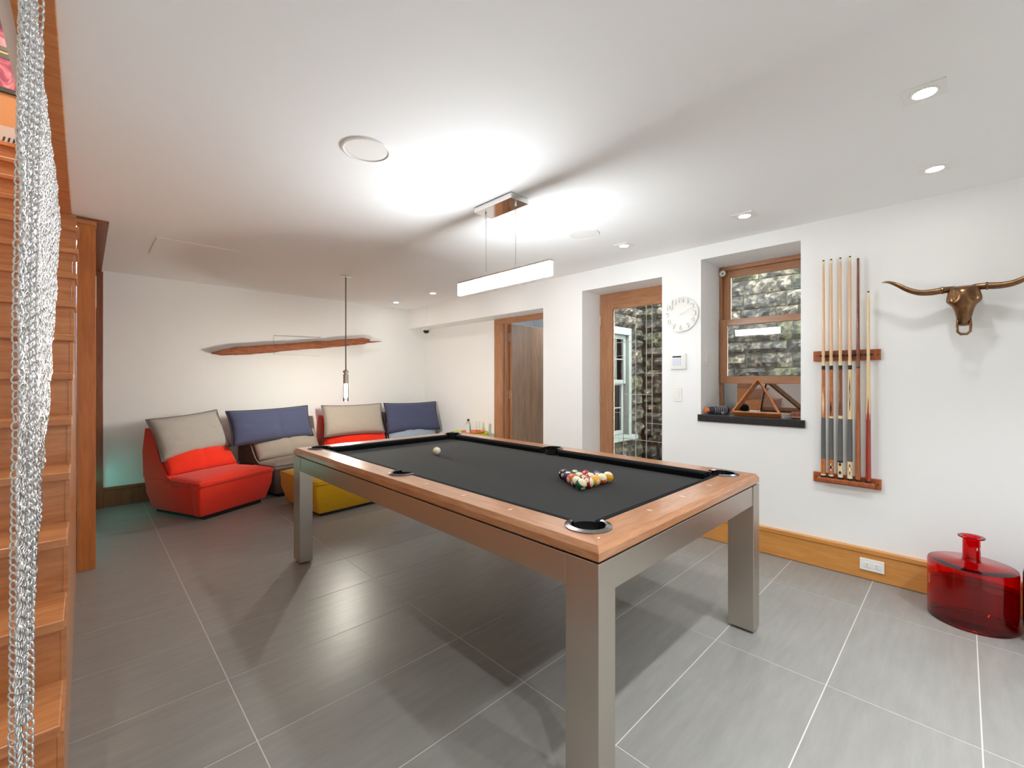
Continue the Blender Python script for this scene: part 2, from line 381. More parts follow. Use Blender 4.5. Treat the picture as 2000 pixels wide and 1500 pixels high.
# ---- inner door in the recess
d1 = empty('door_1', (3.95, 3.8, 0), label='brown wooden door standing open in the recess', kind='structure')
box('casing', 3.925, 3.96, 4.215, 4.375, 0, 2.029, 'doorwood', d1, .003, world=True)
box('casing', 3.925, 3.96, 3.267, 4.375, 2.03, 2.099, 'doorwood_h', d1, .003, world=True)
box('jamb', 3.96, 4.07, 4.20, 4.32, 0, 2.05, 'doorwood', d1, world=True)
lf = box('door_leaf', 4.045, 4.80, 4.155, 4.197, .01, 2.03, 'leafwood', d1, .002, world=True)
box('leaf_edge', 4.038, 4.046, 4.155, 4.197, .01, 2.03, 'doorwood', d1, world=True)
for z in (1.86, 1.10, .25):
    h = box('hinge', 4.028, 4.040, 4.178, 4.206, z-.055, z+.055, 'nickel', d1, .002, world=True)
kn = lathe('knob', [(0, 0), (.026, 0), (.026, .008), (.011, .012), (.011, .035), (.026, .045), (.026, .060), (.015, .068), (0, .068)], 'nickel', d1, 20, loc=(0, 0, 0))
kn.parent = d1; kn.location = (4.70-3.95, 4.155-3.8, .95); kn.rotation_euler = (PI/2, 0, 0)
# store room beyond
setp(boxes('wall_store', [(4.05, 5.9, 5.4, 5.5, 0, 2.6), (5.8, 5.9, 3.2, 5.4, 0, 2.6), (4.05, 5.9, 3.15, 3.2, 0, 2.6), (4.05, 5.9, 3.2, 5.4, 2.5, 2.6), (4.05, 5.9, 3.2, 5.4, -.1, 0)], 'wall'), 'plain room behind the open brown door', 'wall', kind='structure')

# ---- glass exterior door
d2 = empty('door_2', (3.98, 2.3, 0), label='wooden glazed exterior door with leaded lines and stone courtyard behind', kind='structure')
DX0, DX1 = 3.975, 4.02
box('stile', DX0, DX1, 2.573, 2.728, .01, 2.195, 'doorwood', d2, .003, world=True)
box('stile', DX0, DX1, 1.865, 1.985, .01, 2.195, 'doorwood', d2, .003, world=True)
box('top_rail', DX0, DX1, 1.985, 2.573, 2.035, 2.195, 'doorwood_h', d2, .002, world=True)
box('bottom_rail', DX0, DX1, 1.985, 2.573, .01, .26, 'doorwood_h', d2, .002, world=True)
box('pane', 3.996, 4.000, 1.98, 2.578, .25, 2.04, 'window_glass', d2, world=True)
for y in (2.45, 2.309, 2.191, 2.13):
    z0, z1 = {2.45: (.26, 1.56), 2.309: (.26, 2.035), 2.191: (.26, 2.035), 2.13: (.75, 2.035)}[y]
    box('lead_line', 3.988, 3.994, y-.0022, y+.0022, z0, z1, 'lead', d2, world=True)
for y0, y1, z in ((2.0, 2.31, 1.956), (2.31, 2.573, 1.686), (2.45, 2.573, 1.547), (2.0, 2.20, 1.363), (2.13, 2.45, 1.153), (2.31, 2.573, .958), (2.0, 2.2, .87), (1.99, 2.573, .694)):
    box('lead_line', 3.988, 3.994, y0, y1, z-.0022, z+.0022, 'lead', d2, world=True)
for z in (1.93, 1.10, .30):
    lathe('hinge', [(0, -.05), (.008, -.05), (.008, .05), (0, .05)], 'nickel', d2, 10, loc=(3.967-3.98, 2.722-2.3, z))
box('frame', DX0+.01, WX, 1.861, 2.732, 2.196, 2.21, 'doorwood_h', d2, world=True)

# ---- window
wn = empty('window_1', (4.07, 1.16, 1.0), label='wooden sash window looking onto a rock faced stone wall', kind='structure')
def frame4(nm, x0, x1, y0, y1, z0, z1, w, par, wt=None, wb=None):
    wt = wt or w; wb = wb or w
    box(nm+'_stile', x0, x1, y0, y0+w, z0, z1, 'doorwood', par, .003, world=True)
    box(nm+'_stile', x0, x1, y1-w, y1, z0, z1, 'doorwood', par, .003, world=True)
    box(nm+'_rail', x0, x1, y0+w, y1-w, z1-wt, z1, 'doorwood_h', par, .003, world=True)
    box(nm+'_rail', x0, x1, y0+w, y1-w, z0, z0+wb, 'doorwood_h', par, .003, world=True)
frame4('frame', 4.055, 4.13, .812, 1.517, 1.0, 2.294, .022, wn, .035, .02)
frame4('upper_sash', 4.085, 4.12, .835, 1.494, 1.78, 2.259, .058, wn, .06, .05)
box('pane', 4.100, 4.104, .89, 1.44, 1.82, 2.21, 'window_glass', wn, world=True)
frame4('lower_sash', 4.040, 4.078, .822, 1.507, 1.266, 1.826, .056, wn, .054, .064)
box('pane', 4.058, 4.062, .87, 1.46, 1.32, 1.78, 'window_glass', wn, world=True)
box('storm_pane', 4.085, 4.090, .835, 1.494, 1.01, 1.30, 'mirror_glass', wn, world=True)
sill = setp(bev(box('sill_1', XR-.018, 4.13, .782, 1.54, .957, 1.012, 'blackstone'), .003), 'black stone window sill under the sash window', 'sill', kind='structure')
stk = empty('window_sensor', (4.036, 1.482, 2.235), RWALL, 'small round white badge on the upper corner of the window frame', 'sensor')
lathe('ring', [(.014, 0), (.026, 0), (.027, .004), (.024, .008), (.015, .008), (.014, .004)], 'white', stk, 24)
lathe('face', [(0, .004), (.0145, .004)], 'whitem', stk, 20)
pyd('emblem', [(-.006, -.008, .0055), (.008, -.008, .0055), (.004, .010, .0055)], [(0, 1, 2)], 'pip_blue', stk)

# ---- courtyard stone walls
def stone_obj(w, h, mat, parent, loc, rotz, r):
    nx, ny = max(4, int(w/.055)+2), max(4, int(h/.05)+2); v = []
    sx, sy = r.random()*50, r.random()*50
    for i in range(nx):
        for j in range(ny):
            a, b = i/(nx-1), j/(ny-1)
            e = min(a, 1-a)*w; g = min(b, 1-b)*h
            edge = smoothstep(0, .035, min(e, g))
            d = .010+edge*(.036+.055*noise.noise((a*w*8+sx, b*h*8+sy, 0))+.04*noise.noise((a*w*20+sx, b*h*20+sy, 3)))
            jx = (.006*noise.noise((i+sx, j, 8)) if 0 < i < nx-1 else 0); jy = (.008*noise.noise((i, j+sy, 9)) if 0 < j < ny-1 else .004*noise.noise((i+sx, j, 2)))
            v.append(((a-.5)*w+jx, -d, (b-.5)*h+jy))
    f = grid_faces(nx, ny)
    n = len(v)
    rim = [i*ny for i in range(nx)]+[(nx-1)*ny+j for j in range(1, ny)]+[i*ny+ny-1 for i in range(nx-2, -1, -1)]+[j for j in range(ny-2, 0, -1)]
    for k in rim: v.append((v[k][0], .02, v[k][2]))
    L = len(rim)
    for k in range(L): f.append((rim[k], n+k, n+(k+1) % L, rim[(k+1) % L]))
    o = pyd('stone', v, f, mat, parent, loc=loc, rot=(0, 0, rotz)); weld(o)
    return o
def stone_wall(parent, along, a0, a1, z0, z1, const, seed, holes=()):
    r = random.Random(seed); z = z0
    while z < z1-.08:
        h = r.choice((.13, .16, .20, .22)); a = a0
        for hq in [q for hl in holes for q in hl[2:]]:
            if z+.05 < hq < z+h: h = hq-z
        while a < a1-.02:
            wd = r.uniform(.20, .48)
            if a1-(a+wd) < .12: wd = a1-a
            lo, hi = a, a+wd
            for (h0, h1, q0, q1) in holes:
                if z+h > q0 and z < q1 and hi > h0 and lo < h1:
                    if lo < h0-.05: hi = h0
                    elif hi > h1+.05: lo = h1
                    else: lo = hi
            if hi-lo > .05:
                two = r.random() < .18 and h > .18
                parts = [(z, h)] if not two else [(z, h*.5), (z+h*.5, h*.5)]
                for zz, hh in parts:
                    c = (lo+hi)/2
                    loc = (const, c, zz+hh/2) if along == 'y' else (c, const, zz+hh/2)
                    pl = parent.location
                    stone_obj(hi-lo-.012, hh-.012, 'stone_moss' if r.random() < .22 else 'stone', parent, tuple(loc[q]-pl[q] for q in range(3)), -PI/2 if along == 'y' else 0, r)
            a += wd
        z += h
YW2 = 2.98
w1 = setp(box('wall_courtyard', 5.305, 5.6, -.8, YW2+.3, -.3, 3.02, 'mortar'), 'brown grey rock faced stone wall across the light well', 'wall', kind='structure')
stone_wall(w1, 'y', -.1, YW2-.02, .1, 3.0, 5.30, 3)
w2 = setp(boxes('wall_courtyard', [(WX, 4.50, YW2+.005, YW2+.15, -.3, 3.02), (4.98, 5.32, YW2+.005, YW2+.15, -.3, 3.02), (4.5, 4.98, YW2+.005, YW2+.15, 1.93, 3.02), (4.5, 4.98, YW2+.005, YW2+.15, -.3, .60)], 'mortar'), 'pale lit stone wall holding a white sash window', 'wall', kind='structure')
stone_wall(w2, 'x', 4.18, 5.29, .1, 3.0, YW2, 5, holes=((4.44, 5.005, .545, 1.955),))
setp(boxes('ground_courtyard', [(WX, 5.6, -.8, YW2+.1, -.3, -.02)], 'mortar'), 'paving of the light well', 'ground', kind='structure')
sw = empty('window_2', (4.74, YW2, .6), label='white painted sash window in the courtyard stone wall', kind='structure')
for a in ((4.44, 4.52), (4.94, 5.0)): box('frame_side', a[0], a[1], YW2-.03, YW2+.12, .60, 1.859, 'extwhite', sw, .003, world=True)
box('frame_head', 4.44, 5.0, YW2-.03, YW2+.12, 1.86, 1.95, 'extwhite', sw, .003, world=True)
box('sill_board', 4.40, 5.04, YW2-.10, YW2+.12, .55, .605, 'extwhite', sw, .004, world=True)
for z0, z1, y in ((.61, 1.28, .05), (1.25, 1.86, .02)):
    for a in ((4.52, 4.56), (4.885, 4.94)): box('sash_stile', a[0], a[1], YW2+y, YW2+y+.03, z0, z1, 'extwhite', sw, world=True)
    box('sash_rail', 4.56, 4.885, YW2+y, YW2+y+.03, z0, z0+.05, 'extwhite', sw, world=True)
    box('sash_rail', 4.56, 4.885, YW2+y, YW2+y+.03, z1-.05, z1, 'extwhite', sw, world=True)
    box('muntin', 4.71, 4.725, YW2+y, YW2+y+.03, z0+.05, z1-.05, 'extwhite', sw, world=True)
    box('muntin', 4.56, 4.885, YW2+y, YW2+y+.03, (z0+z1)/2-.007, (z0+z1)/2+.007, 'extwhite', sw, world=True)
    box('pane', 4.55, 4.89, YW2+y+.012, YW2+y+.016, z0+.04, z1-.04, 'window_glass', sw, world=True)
box('dark_room', 4.5, 4.98, YW2+.13, YW2+.15, .6, 1.9, 'felt_shade', sw, world=True)

# ================================================================== STAIRCASE
st = empty('staircase', (-.5, 2.0, 0), label='orange cherry wood staircase rising beside the chain curtain', cat='staircase')
RISE, RUN, Y0, Z0 = .19, .2286, 1.70, .38
def stair_x(n): return -.046+.0022*max(n, 0) if n < 11 else -.19
prof = []
for n in range(-1, 15):
    y, z = Y0+RUN*n, Z0+RISE*n; xr = stair_x(n)
    box('tread', -1.19, xr, y-.025, y+RUN+.01, z-.030, z, 'stairwood', st, .004, world=True)
    box('riser', -1.19, min(xr, -.053), y+.004, y+.020, z-RISE, z-.030, 'stairwood', st, world=True)
    if n <= 10: prof += [(y+.002, z-RISE), (y+.002, z-.032)]
pv = [(Y0-RUN+.002, 0.0)]+prof[1:]+[(4.165, prof[-1][1]), (4.165, 0.0)]
v = [(-.040, a, b) for a, b in pv]+[(-.0525, a, b) for a, b in pv]; n = len(pv)
o = pyd('side_panel', v, [tuple(range(n))[::-1], tuple(range(n, 2*n))]+[(i, (i+1) % n, n+(i+1) % n, n+i) for i in range(n)], 'stairwood', st, world=True); weld(o)
setp(box('floor_landing', -1.2, -.19, Y0+RUN*15-.02, 6.3, 2.85, 3.04, 'stairwood'), 'wooden upper landing at the head of the stairs', 'floor', kind='structure')
gr = empty('vent_grille', (-.6, 6.3, 3.25), label='grey vent unit with slanted slots on the upper landing wall', cat='vent')
box('body', -1.1, -.2, 6.22, 6.30, 3.04, 3.66, 'grey', gr, .004, world=True).data.materials[0] = plain('pale_mauve_metal', srgb(196, 184, 184), .4)
for k in range(26):
    x = -1.05+k*.032
    pyd('slot', [(x, 6.218, 3.42), (x+.014, 6.218, 3.42), (x+.044, 6.218, 3.56), (x+.030, 6.218, 3.56)], [(0, 1, 2, 3)], 'pip_blue', gr, world=True)
pt = empty('painting', (-.6, 6.29, 3.95), label='pink and purple framed picture hanging above the upper landing', cat='painting')
def pink_mat():
    m = plain('pink_print', srgb(170, 70, 100), .5)
    t = m.node_tree; b = t.nodes['Principled BSDF']; tc = t.nodes.new('ShaderNodeTexCoord')
    n = t.nodes.new('ShaderNodeTexNoise'); n.inputs['Scale'].default_value = 6; n.inputs['Detail'].default_value = 5; n.inputs['Distortion'].default_value = 1.2
    t.links.new(tc.outputs['Object'], n.inputs['Vector'])
    r = t.nodes.new('ShaderNodeValToRGB'); r.color_ramp.elements[0].position = .35; r.color_ramp.elements[1].position = .65
    r.color_ramp.elements[0].color = srgb(96, 30, 62); r.color_ramp.elements[1].color = srgb(232, 160, 172); e = r.color_ramp.elements.new(.5); e.color = srgb(170, 66, 104)
    t.links.new(n.outputs['Fac'], r.inputs['Fac']); t.links.new(r.outputs['Color'], b.inputs['Base Color'])
    return m
M['pink'] = pink_mat()
for z0, z1 in ((4.02, 4.33), (4.40, 4.66)):
    box('canvas', -1.1, -.25, 6.275, 6.30, z0, z1, 'pink', pt, world=True)
    for z in (z0, z1): box('frame_bar', -1.1, -.25, 6.27, 6.30, z-.02, z+.02, 'leather', pt, world=True)
    box('gold_strip', -1.1, -.25, 6.272, 6.30, z1+.025, z1+.045, 'lime', pt, world=True).data.materials[0] = plain('gold_strip', srgb(206, 168, 96), .4)

# ================================================================== CHAIN CURTAIN (hangs in the plane of the stair side)
def ray(u, v): 
    a = YAW; F = np.array([math.sin(a), math.cos(a), 0]); R = np.array([math.cos(a), -math.sin(a), 0])
    return F+R*(u-1000)/FPX+np.array([0, 0, 1.])*(V0-v)/FPX
XC = -.075
def onx(u, v):
    d = ray(u, v); k = XC/d[0]; return (d[1]*k, CAMH+d[2]*k)
right = [(65, 0), (72, 33), (78, 80), (83, 130), (87, 187), (93, 230), (100, 283), (107, 333), (113, 383), (115, 433), (112, 500), (108, 560), (103, 633), (100, 700), (95, 750), (92, 800), (88, 867), (82, 920), (78, 960), (70, 1060), (70, 1120), (62, 1180), (60, 1240), (56, 1320), (52, 1372), (42, 1420), (40, 1500)]
left = [(40, 0), (38, 100), (35, 233), (32, 350), (30, 467), (27, 633), (27, 867), (25, 940), (22, 1180), (20, 1460)]
poly = [onx(*p) for p in left][::-1]+[(1.06, 2.38), (1.14, 2.38)]+[onx(*p) for p in right]+[(.93, .35), (.86, .35)]
poly = np.array(poly)
def inside(P, poly):
    x, y = P[:, 0], P[:, 1]; c = np.zeros(len(P), bool); n = len(poly); j = n-1
    for i in range(n):
        xi, yi = poly[i]; xj, yj = poly[j]
        m = ((yi > y) != (yj > y)) & (x < (xj-xi)*(y-yi)/(yj-yi+1e-12)+xi)
        c ^= m; j = i
    return c
p = .0125
gy, gz = np.meshgrid(np.arange(.80, 2.7, p), np.arange(.33, 2.40, p), indexing='ij')
gz = gz+((np.arange(gz.shape[0]) % 2)*p/2)[:, None]
P = np.stack([gy.ravel(), gz.ravel()], 1); P = P[inside(P, poly)]; P = P[P[:, 0] > 1.05]
rs = np.random.RandomState(3)
NM, NN = 9, 5
A = np.arange(NM)*2*PI/NM; Bq = np.arange(NN)*2*PI/NN
ca, sa = np.cos(A)[:, None], np.sin(A)[:, None]; cb, sb = np.cos(Bq)[None], np.sin(Bq)[None]
Rm, rm = .0068, .0017
T = np.stack([(Rm*.86+rm*cb)*ca, (Rm*1.08+rm*cb)*sa, rm*sb+0*ca], -1).reshape(-1, 3)   # in plane y,z ; out of plane x
N = len(P)
tilt = rs.normal(0, .16, N)+.35*(np.arange(N) % 2); tilt2 = rs.normal(0, .12, N)
loc = np.zeros((N, NM*NN, 3))
y, z, x = T[:, 0][None], T[:, 1][None], T[:, 2][None]
c1, s1 = np.cos(tilt)[:, None], np.sin(tilt)[:, None]; c2, s2 = np.cos(tilt2)[:, None], np.sin(tilt2)[:, None]
y2, x2 = y*c1-x*s1, y*s1+x*c1
z2, x3 = z*c2-x2*s2, z*s2+x2*c2
wave = .0022*np.sin(P[:, 0]*38+P[:, 1]*3)+.0015*np.sin(P[:, 1]*21)
loc[..., 0] = XC+wave[:, None]+x3; loc[..., 1] = P[:, 0][:, None]+y2; loc[..., 2] = P[:, 1][:, None]+z2
fa = np.array([(i*NN+j, ((i+1) % NM)*NN+j, ((i+1) % NM)*NN+(j+1) % NN, i*NN+(j+1) % NN) for i in range(NM) for j in range(NN)])
F = (fa[None]+(np.arange(N)*NM*NN)[:, None, None]).reshape(-1, 4)
# the near edge is turned to face the room: four columns of flat links
vv = np.arange(-190, 1690, 15.5); uL = np.interp(vv, [q_[1] for q_ in left], [q_[0] for q_ in left])
ex = []
Fd = np.array([math.sin(YAW), math.cos(YAW), 0]); Rd = np.array([math.cos(YAW), -math.sin(YAW), 0])
for kcol in range(4):
    for v_, u_ in zip(vv+(kcol % 2)*7.7, uL):
        c_ = np.array([0, 0, CAMH])+ray(u_+4+kcol*11.5, v_)*(.72+.012*kcol)
        a1, a2 = rs.normal(0, .12, 2)
        e1 = Rd*math.cos(a1)+Fd*math.sin(a1); e2 = np.array([0, 0, 1.])*math.cos(a2)+Fd*math.sin(a2); e3 = np.cross(e1, e2)
        ex.append(c_+T[:, :1]*e1*.98+T[:, 1:2]*e2+T[:, 2:]*e3)
ex = np.array(ex); ex = ex[(ex[:, :, 2].max(1) < 2.39) & (ex[:, :, 2].min(1) > .05)]
loc = np.concatenate([loc, ex]); N = len(loc)
F = (fa[None]+(np.arange(N)*NM*NN)[:, None, None]).reshape(-1, 4)
me = bpy.data.meshes.new('chain_curtain')
me.vertices.add(N*NM*NN); me.vertices.foreach_set('co', loc.ravel().astype(np.float32))
me.loops.add(F.size); me.loops.foreach_set('vertex_index', F.ravel().astype(np.int32))
me.polygons.add(len(F)); me.polygons.foreach_set('loop_start', np.arange(0, F.size, 4, dtype=np.int32)); me.polygons.foreach_set('loop_total', np.full(len(F), 4, np.int32))
me.update(calc_edges=True); me.validate()
cc = link('chain_curtain', me, 'chain', smooth=True)
setp(cc, 'silver metal chain mesh curtain hanging beside the stairs', 'curtain', kind='stuff')

# ================================================================== POOL TABLE
TXa, TXb, TYa, TYb = 1.08, 2.53, .745, 3.365
tb = empty('pool_table', ((TXa+TXb)/2, (TYa+TYb)/2, 0), label='pool table with charcoal cloth, wooden rails and brushed steel legs', cat='pool table')
LGX, LGY = .088, .125
for x0 in (TXa, TXb-LGX):
    for y0 in (TYa, TYb-LGY):
        lg = box('leg', x0, x0+LGX, y0, y0+LGY, .012, .757, 'steel_v', tb, .002, world=True)
        box('foot', x0+.006-1.805, x0+LGX-.006-1.805, y0+.006-2.055, y0+LGY-.006-2.055, 0, .012, 'black', lg)
AZ = .657
box('apron', TXa+.004, TXa+.03, TYa+LGY+.002, TYb-LGY-.002, AZ, .755, 'steel_h', tb, .002, world=True)
box('apron', TXb-.03, TXb-.004, TYa+LGY+.002, TYb-LGY-.002, AZ, .755, 'steel_h', tb, .002, world=True)
box('apron', TXa+LGX+.002, TXb-LGX-.002, TYa+.004, TYa+.03, AZ, .755, 'steel_h', tb, .002, world=True)
box('apron', TXa+LGX+.002, TXb-LGX-.002, TYb-.03, TYb-.004, AZ, .755, 'steel_h', tb, .002, world=True)
box('underframe', TXa+.012, TXb-.012, TYa+.012, TYb-.012, .70, .764, 'black', tb, world=True)
ZT, ZE, ZBt, ZBED = .808, .789, .763, .766
RW, CW = .131, .037
IXa, IXb, IYa, IYb = TXa+RW, TXb-RW, TYa+RW, TYb-RW
NXa, NXb, NYa, NYb = IXa+CW, IXb-CW, IYa+CW, IYb-CW
def rail(side, mat):
    # profile: outer->inner
    pr = [(0, ZBt), (0, ZE), (.013, ZT), (RW, ZT), (RW, ZBt)]
    v = []; f = []
    for e in (0, 1):
        for d, z in pr:
            if side == 'x0': v.append((TXa+d, (TYa+d) if e == 0 else (TYb-d), z))
            if side == 'x1': v.append((TXb-d, (TYa+d) if e == 0 else (TYb-d), z))
            if side == 'y0': v.append(((TXa+d) if e == 0 else (TXb-d), TYa+d, z))
            if side == 'y1': v.append(((TXa+d) if e == 0 else (TXb-d), TYb-d, z))
    n = 5
    for i in range(n): f.append((i, (i+1) % n, n+(i+1) % n, n+i))
    f += [tuple(range(n)), tuple(range(n, 2*n))[::-1]]
    o = pyd('rail', v, f, mat, tb, world=True); weld(o); bev(o, .0012, 1)
    return o
R_ = {s: rail(s, 'railwood_y' if s[0] == 'x' else 'railwood_x') for s in ('x0', 'x1', 'y0', 'y1')}
MX, MY = 1.805, 2.055
PC = [(IXa+.004, IYa+.004), (IXb-.004, IYa+.004), (IXa+.004, IYb-.004), (IXb-.004, IYb-.004), (IXa-.012, MY), (IXb+.012, MY)]
PR = [.062]*4+[.056]*2
cut = []
for (x, y), r in zip(PC, PR):
    v, f = lathe_data([(0, .5), (r, .5), (r, .9), (0, .9)], 28, (x-MX, y-MY)); cut.append((v, f))
cv = []; cf = []
for v, f in cut:
    n = len(cv); cv += v; cf += [tuple(i+n for i in q) for q in f]
cutter = pyd('cut', cv, cf, 'black'); weld(cutter, 1e-6); cutter.location = (MX, MY, 0)
bpy.context.view_layer.update()
def cut_with(o):
    m = o.modifiers.new('cut', 'BOOLEAN'); m.operation = 'DIFFERENCE'; m.object = cutter; m.solver = 'EXACT'
    bpy.context.view_layer.update()
    me = bpy.data.meshes.new_from_object(o.evaluated_get(bpy.context.evaluated_depsgraph_get()))
    mats = [m_ for m_ in o.data.materials]; o.modifiers.clear(); o.data = me
    me.materials.clear()
    for m_ in mats: me.materials.append(m_)
    me.polygons.foreach_set('material_index', [0]*len(me.polygons))
for o in R_.values(): cut_with(o)
bed = box('playing_bed', IXa, IXb, IYa, IYb, .74, ZBED, 'felt', tb, world=True); cut_with(bed)
def cushion(side, a0, a1):
    pr = [(0, ZT-.001), (.006, ZT+.0005), (CW-.004, ZT-.004), (CW, ZT-.012), (CW-.012, ZBED), (0, ZBED)]
    v = []; f = []; n = len(pr)
    for e, a in ((0, a0), (1, a1)):
        for d, z in pr:
            aa = a+(d*.75 if e == 0 else -d*.75)
            v.append({'x0': (IXa+d, aa, z), 'x1': (IXb-d, aa, z), 'y0': (aa, IYa+d, z), 'y1': (aa, IYb-d, z)}[side])
    for i in range(n): f.append((i, (i+1) % n, n+(i+1) % n, n+i))
    f += [tuple(range(n)), tuple(range(n, 2*n))[::-1]]
    o = pyd('cushion', v, f, 'felt_shade', tb, world=True); weld(o); bev(o, .003, 2)
for s in ('x0', 'x1'):
    cushion(s, IYa+.062, MY-.058); cushion(s, MY+.058, IYb-.062)
for s in ('y0', 'y1'): cushion(s, IXa+.062, IXb-.062)
for k, ((x, y), r) in enumerate(zip(PC, PR)):
    # open chrome ring round the pocket, opening to the table centre
    if k < 4: a0 = math.atan2((MY-y)/abs(MY-y), (MX-x)/abs(MX-x)); half = math.radians(128)
    else: a0 = 0 if x < MX else PI; half = math.radians(112)
    prf = [(r-.004, ZT-.02), (r-.004, ZT+.006), (r+.004, ZT+.009), (r+.018, ZT+.004), (r+.018, ZT), (r, ZT-.002)]
    v = []; f = []; n = len(prf); ns = 28
    for i in range(ns+1):
        a = a0+PI-half+2*half*i/ns; c, s = math.cos(a), math.sin(a)
        for rr, z in prf: v.append((x+rr*c, y+rr*s, z))
    for i in range(ns):
        for q in range(n): f.append((i*n+q, (i+1)*n+q, (i+1)*n+(q+1) % n, i*n+(q+1) % n))
    f += [tuple(range(n)), tuple(ns*n+q for q in range(n))[::-1]]
    pk = pyd('pocket', v, f, 'pewter', tb, world=True); weld(pk)
    v, f = lathe_data([(r, ZT-.004), (r, ZT-.09), (r*.6, ZT-.105), (0, ZT-.108)], 24, (x, y))
    cup = pyd('pocket_liner', v, f, 'leather', tb, world=True, smooth=True)
def sight(x, y, along):
    a, b = (.004, .012)
    if along == 'x': q = [(x-b, y-a*.2), (x, y-a), (x+b, y-a*.2), (x+b, y+a*.2), (x, y+a), (x-b, y+a*.2)]
    else: q = [(x-a*.2, y-b), (x+a*.2, y-b), (x+a, y), (x+a*.2, y+b), (x-a*.2, y+b), (x-a, y)]
    v = [(p_[0], p_[1], ZT-.001) for p_ in q]+[(p_[0], p_[1], ZT+.0008) for p_ in q]
    o = pyd('sight', v, [tuple(range(6, 12))]+[(i, (i+1) % 6, 6+(i+1) % 6, 6+i) for i in range(6)], 'pearl', tb, world=True)
for xs in (TXa+.077, TXb-.077):
    for k in (-3, -2, -1, 1, 2, 3): sight(xs, MY+.2855*k, 'x')
for ys in (TYa+.08, TYb-.08):
    for k in (-1, 0, 1): sight(MX+.2785*k, ys, 'y')
for xs, ys in ((TXa+.065, TYa+.045), (TXb-.065, TYa+.045)):
    lathe('screw_plug', [(0, ZT+.001), (.004, ZT+.001), (.004, ZT-.001)], 'pearl', tb, 10, loc=(xs-MX, ys-MY, 0))
bpy.data.objects.remove(cutter)

# ---- balls
BR = .0286
def ball_mat(name, col, stripe):
    m = plain(name, col, .08, coat=1)
    t = m.node_tree; b = t.nodes['Principled BSDF']; cream = srgb(240, 228, 190)
    tc = t.nodes.new('ShaderNodeTexCoord'); sp = t.nodes.new('ShaderNodeSeparateXYZ'); t.links.new(tc.outputs['Object'], sp.inputs[0])
    ax = t.nodes.new('ShaderNodeMath'); ax.operation = 'ABSOLUTE'; t.links.new(sp.outputs['X'], ax.inputs[0])
    sp1 = t.nodes.new('ShaderNodeMath'); sp1.operation = 'GREATER_THAN'; sp1.inputs[1].default_value = BR*.905; t.links.new(ax.outputs[0], sp1.inputs[0])
    fac = sp1
    if stripe:
        az = t.nodes.new('ShaderNodeMath'); az.operation = 'ABSOLUTE'; t.links.new(sp.outputs['Z'], az.inputs[0])
        g = t.nodes.new('ShaderNodeMath'); g.operation = 'GREATER_THAN'; g.inputs[1].default_value = BR*.52; t.links.new(az.outputs[0], g.inputs[0])
        mx = t.nodes.new('ShaderNodeMath'); mx.operation = 'MAXIMUM'; t.links.new(g.outputs[0], mx.inputs[0]); t.links.new(sp1.outputs[0], mx.inputs[1]); fac = mx
    c = t.nodes.new('ShaderNodeMix'); c.data_type = 'RGBA'; c.inputs[6].default_value = col; c.inputs[7].default_value = cream
    t.links.new(fac.outputs[0], c.inputs[0]); t.links.new(c.outputs[2], b.inputs['Base Color'])
    return m
BC = {1: srgb(236, 170, 20), 2: srgb(24, 40, 110), 3: srgb(200, 24, 40), 4: srgb(62, 40, 92), 5: srgb(228, 92, 30), 6: srgb(16, 92, 70), 7: srgb(132, 34, 34), 8: srgb(14, 14, 14)}
CN = {1: 'yellow', 2: 'blue', 3: 'red', 4: 'purple', 5: 'orange', 6: 'green', 7: 'maroon', 8: 'black'}
bm = bmesh.new(); bmesh.ops.create_uvsphere(bm, u_segments=28, v_segments=18, radius=BR); ball_me = bpy.data.meshes.new('ball'); bm.to_mesh(ball_me); bm.free()
ball_me.polygons.foreach_set('use_smooth', [True]*len(ball_me.polygons))
lay = {(0, 0): 8, (1, 0): 4, (1, 1): 6, (2, 0): 5, (2, 1): 15, (2, 2): 3, (3, 0): 13, (3, 1): 7, (3, 2): 10, (3, 3): 2, (4, 0): 14, (4, 1): 11, (4, 2): 1, (4, 3): 12, (4, 4): 9}
# the ball beside the yellow corner reads orange and white in the photo
lay[(3, 0)], lay[(4, 3)] = 12, 13
where = {(0, 0): 'at the far left tip of the rack', (1, 0): 'beside the black ball', (1, 1): 'on the far edge beside the red ball', (2, 0): 'in the middle of the left edge', (2, 1): 'hidden in the centre of the rack', (2, 2): 'in the middle of the far edge', (3, 0): 'behind the green striped ball', (3, 1): 'just behind the red striped ball', (3, 2): 'behind the yellow ball', (3, 3): 'on the far edge behind the yellow balls', (4, 0): 'at the near corner of the rack', (4, 1): 'in the near row beside the green striped ball', (4, 2): 'in the middle of the near row', (4, 3): 'in the near row', (4, 4): 'at the right corner of the rack'}
_r, _t, _u = Vector((.717, -.697, 0)), Vector((-.697, -.717, 0)), Vector((0, 0, 1))
def orient_of(pole, num):
    z = (_r*pole[0]+_t*pole[1]+_u*pole[2]).normalized(); x = _r*num[0]+_t*num[1]+_u*num[2]
    x = (x-z*x.dot(z)).normalized(); y = z.cross(x)
    return Matrix((x, y, z)).transposed().to_euler()
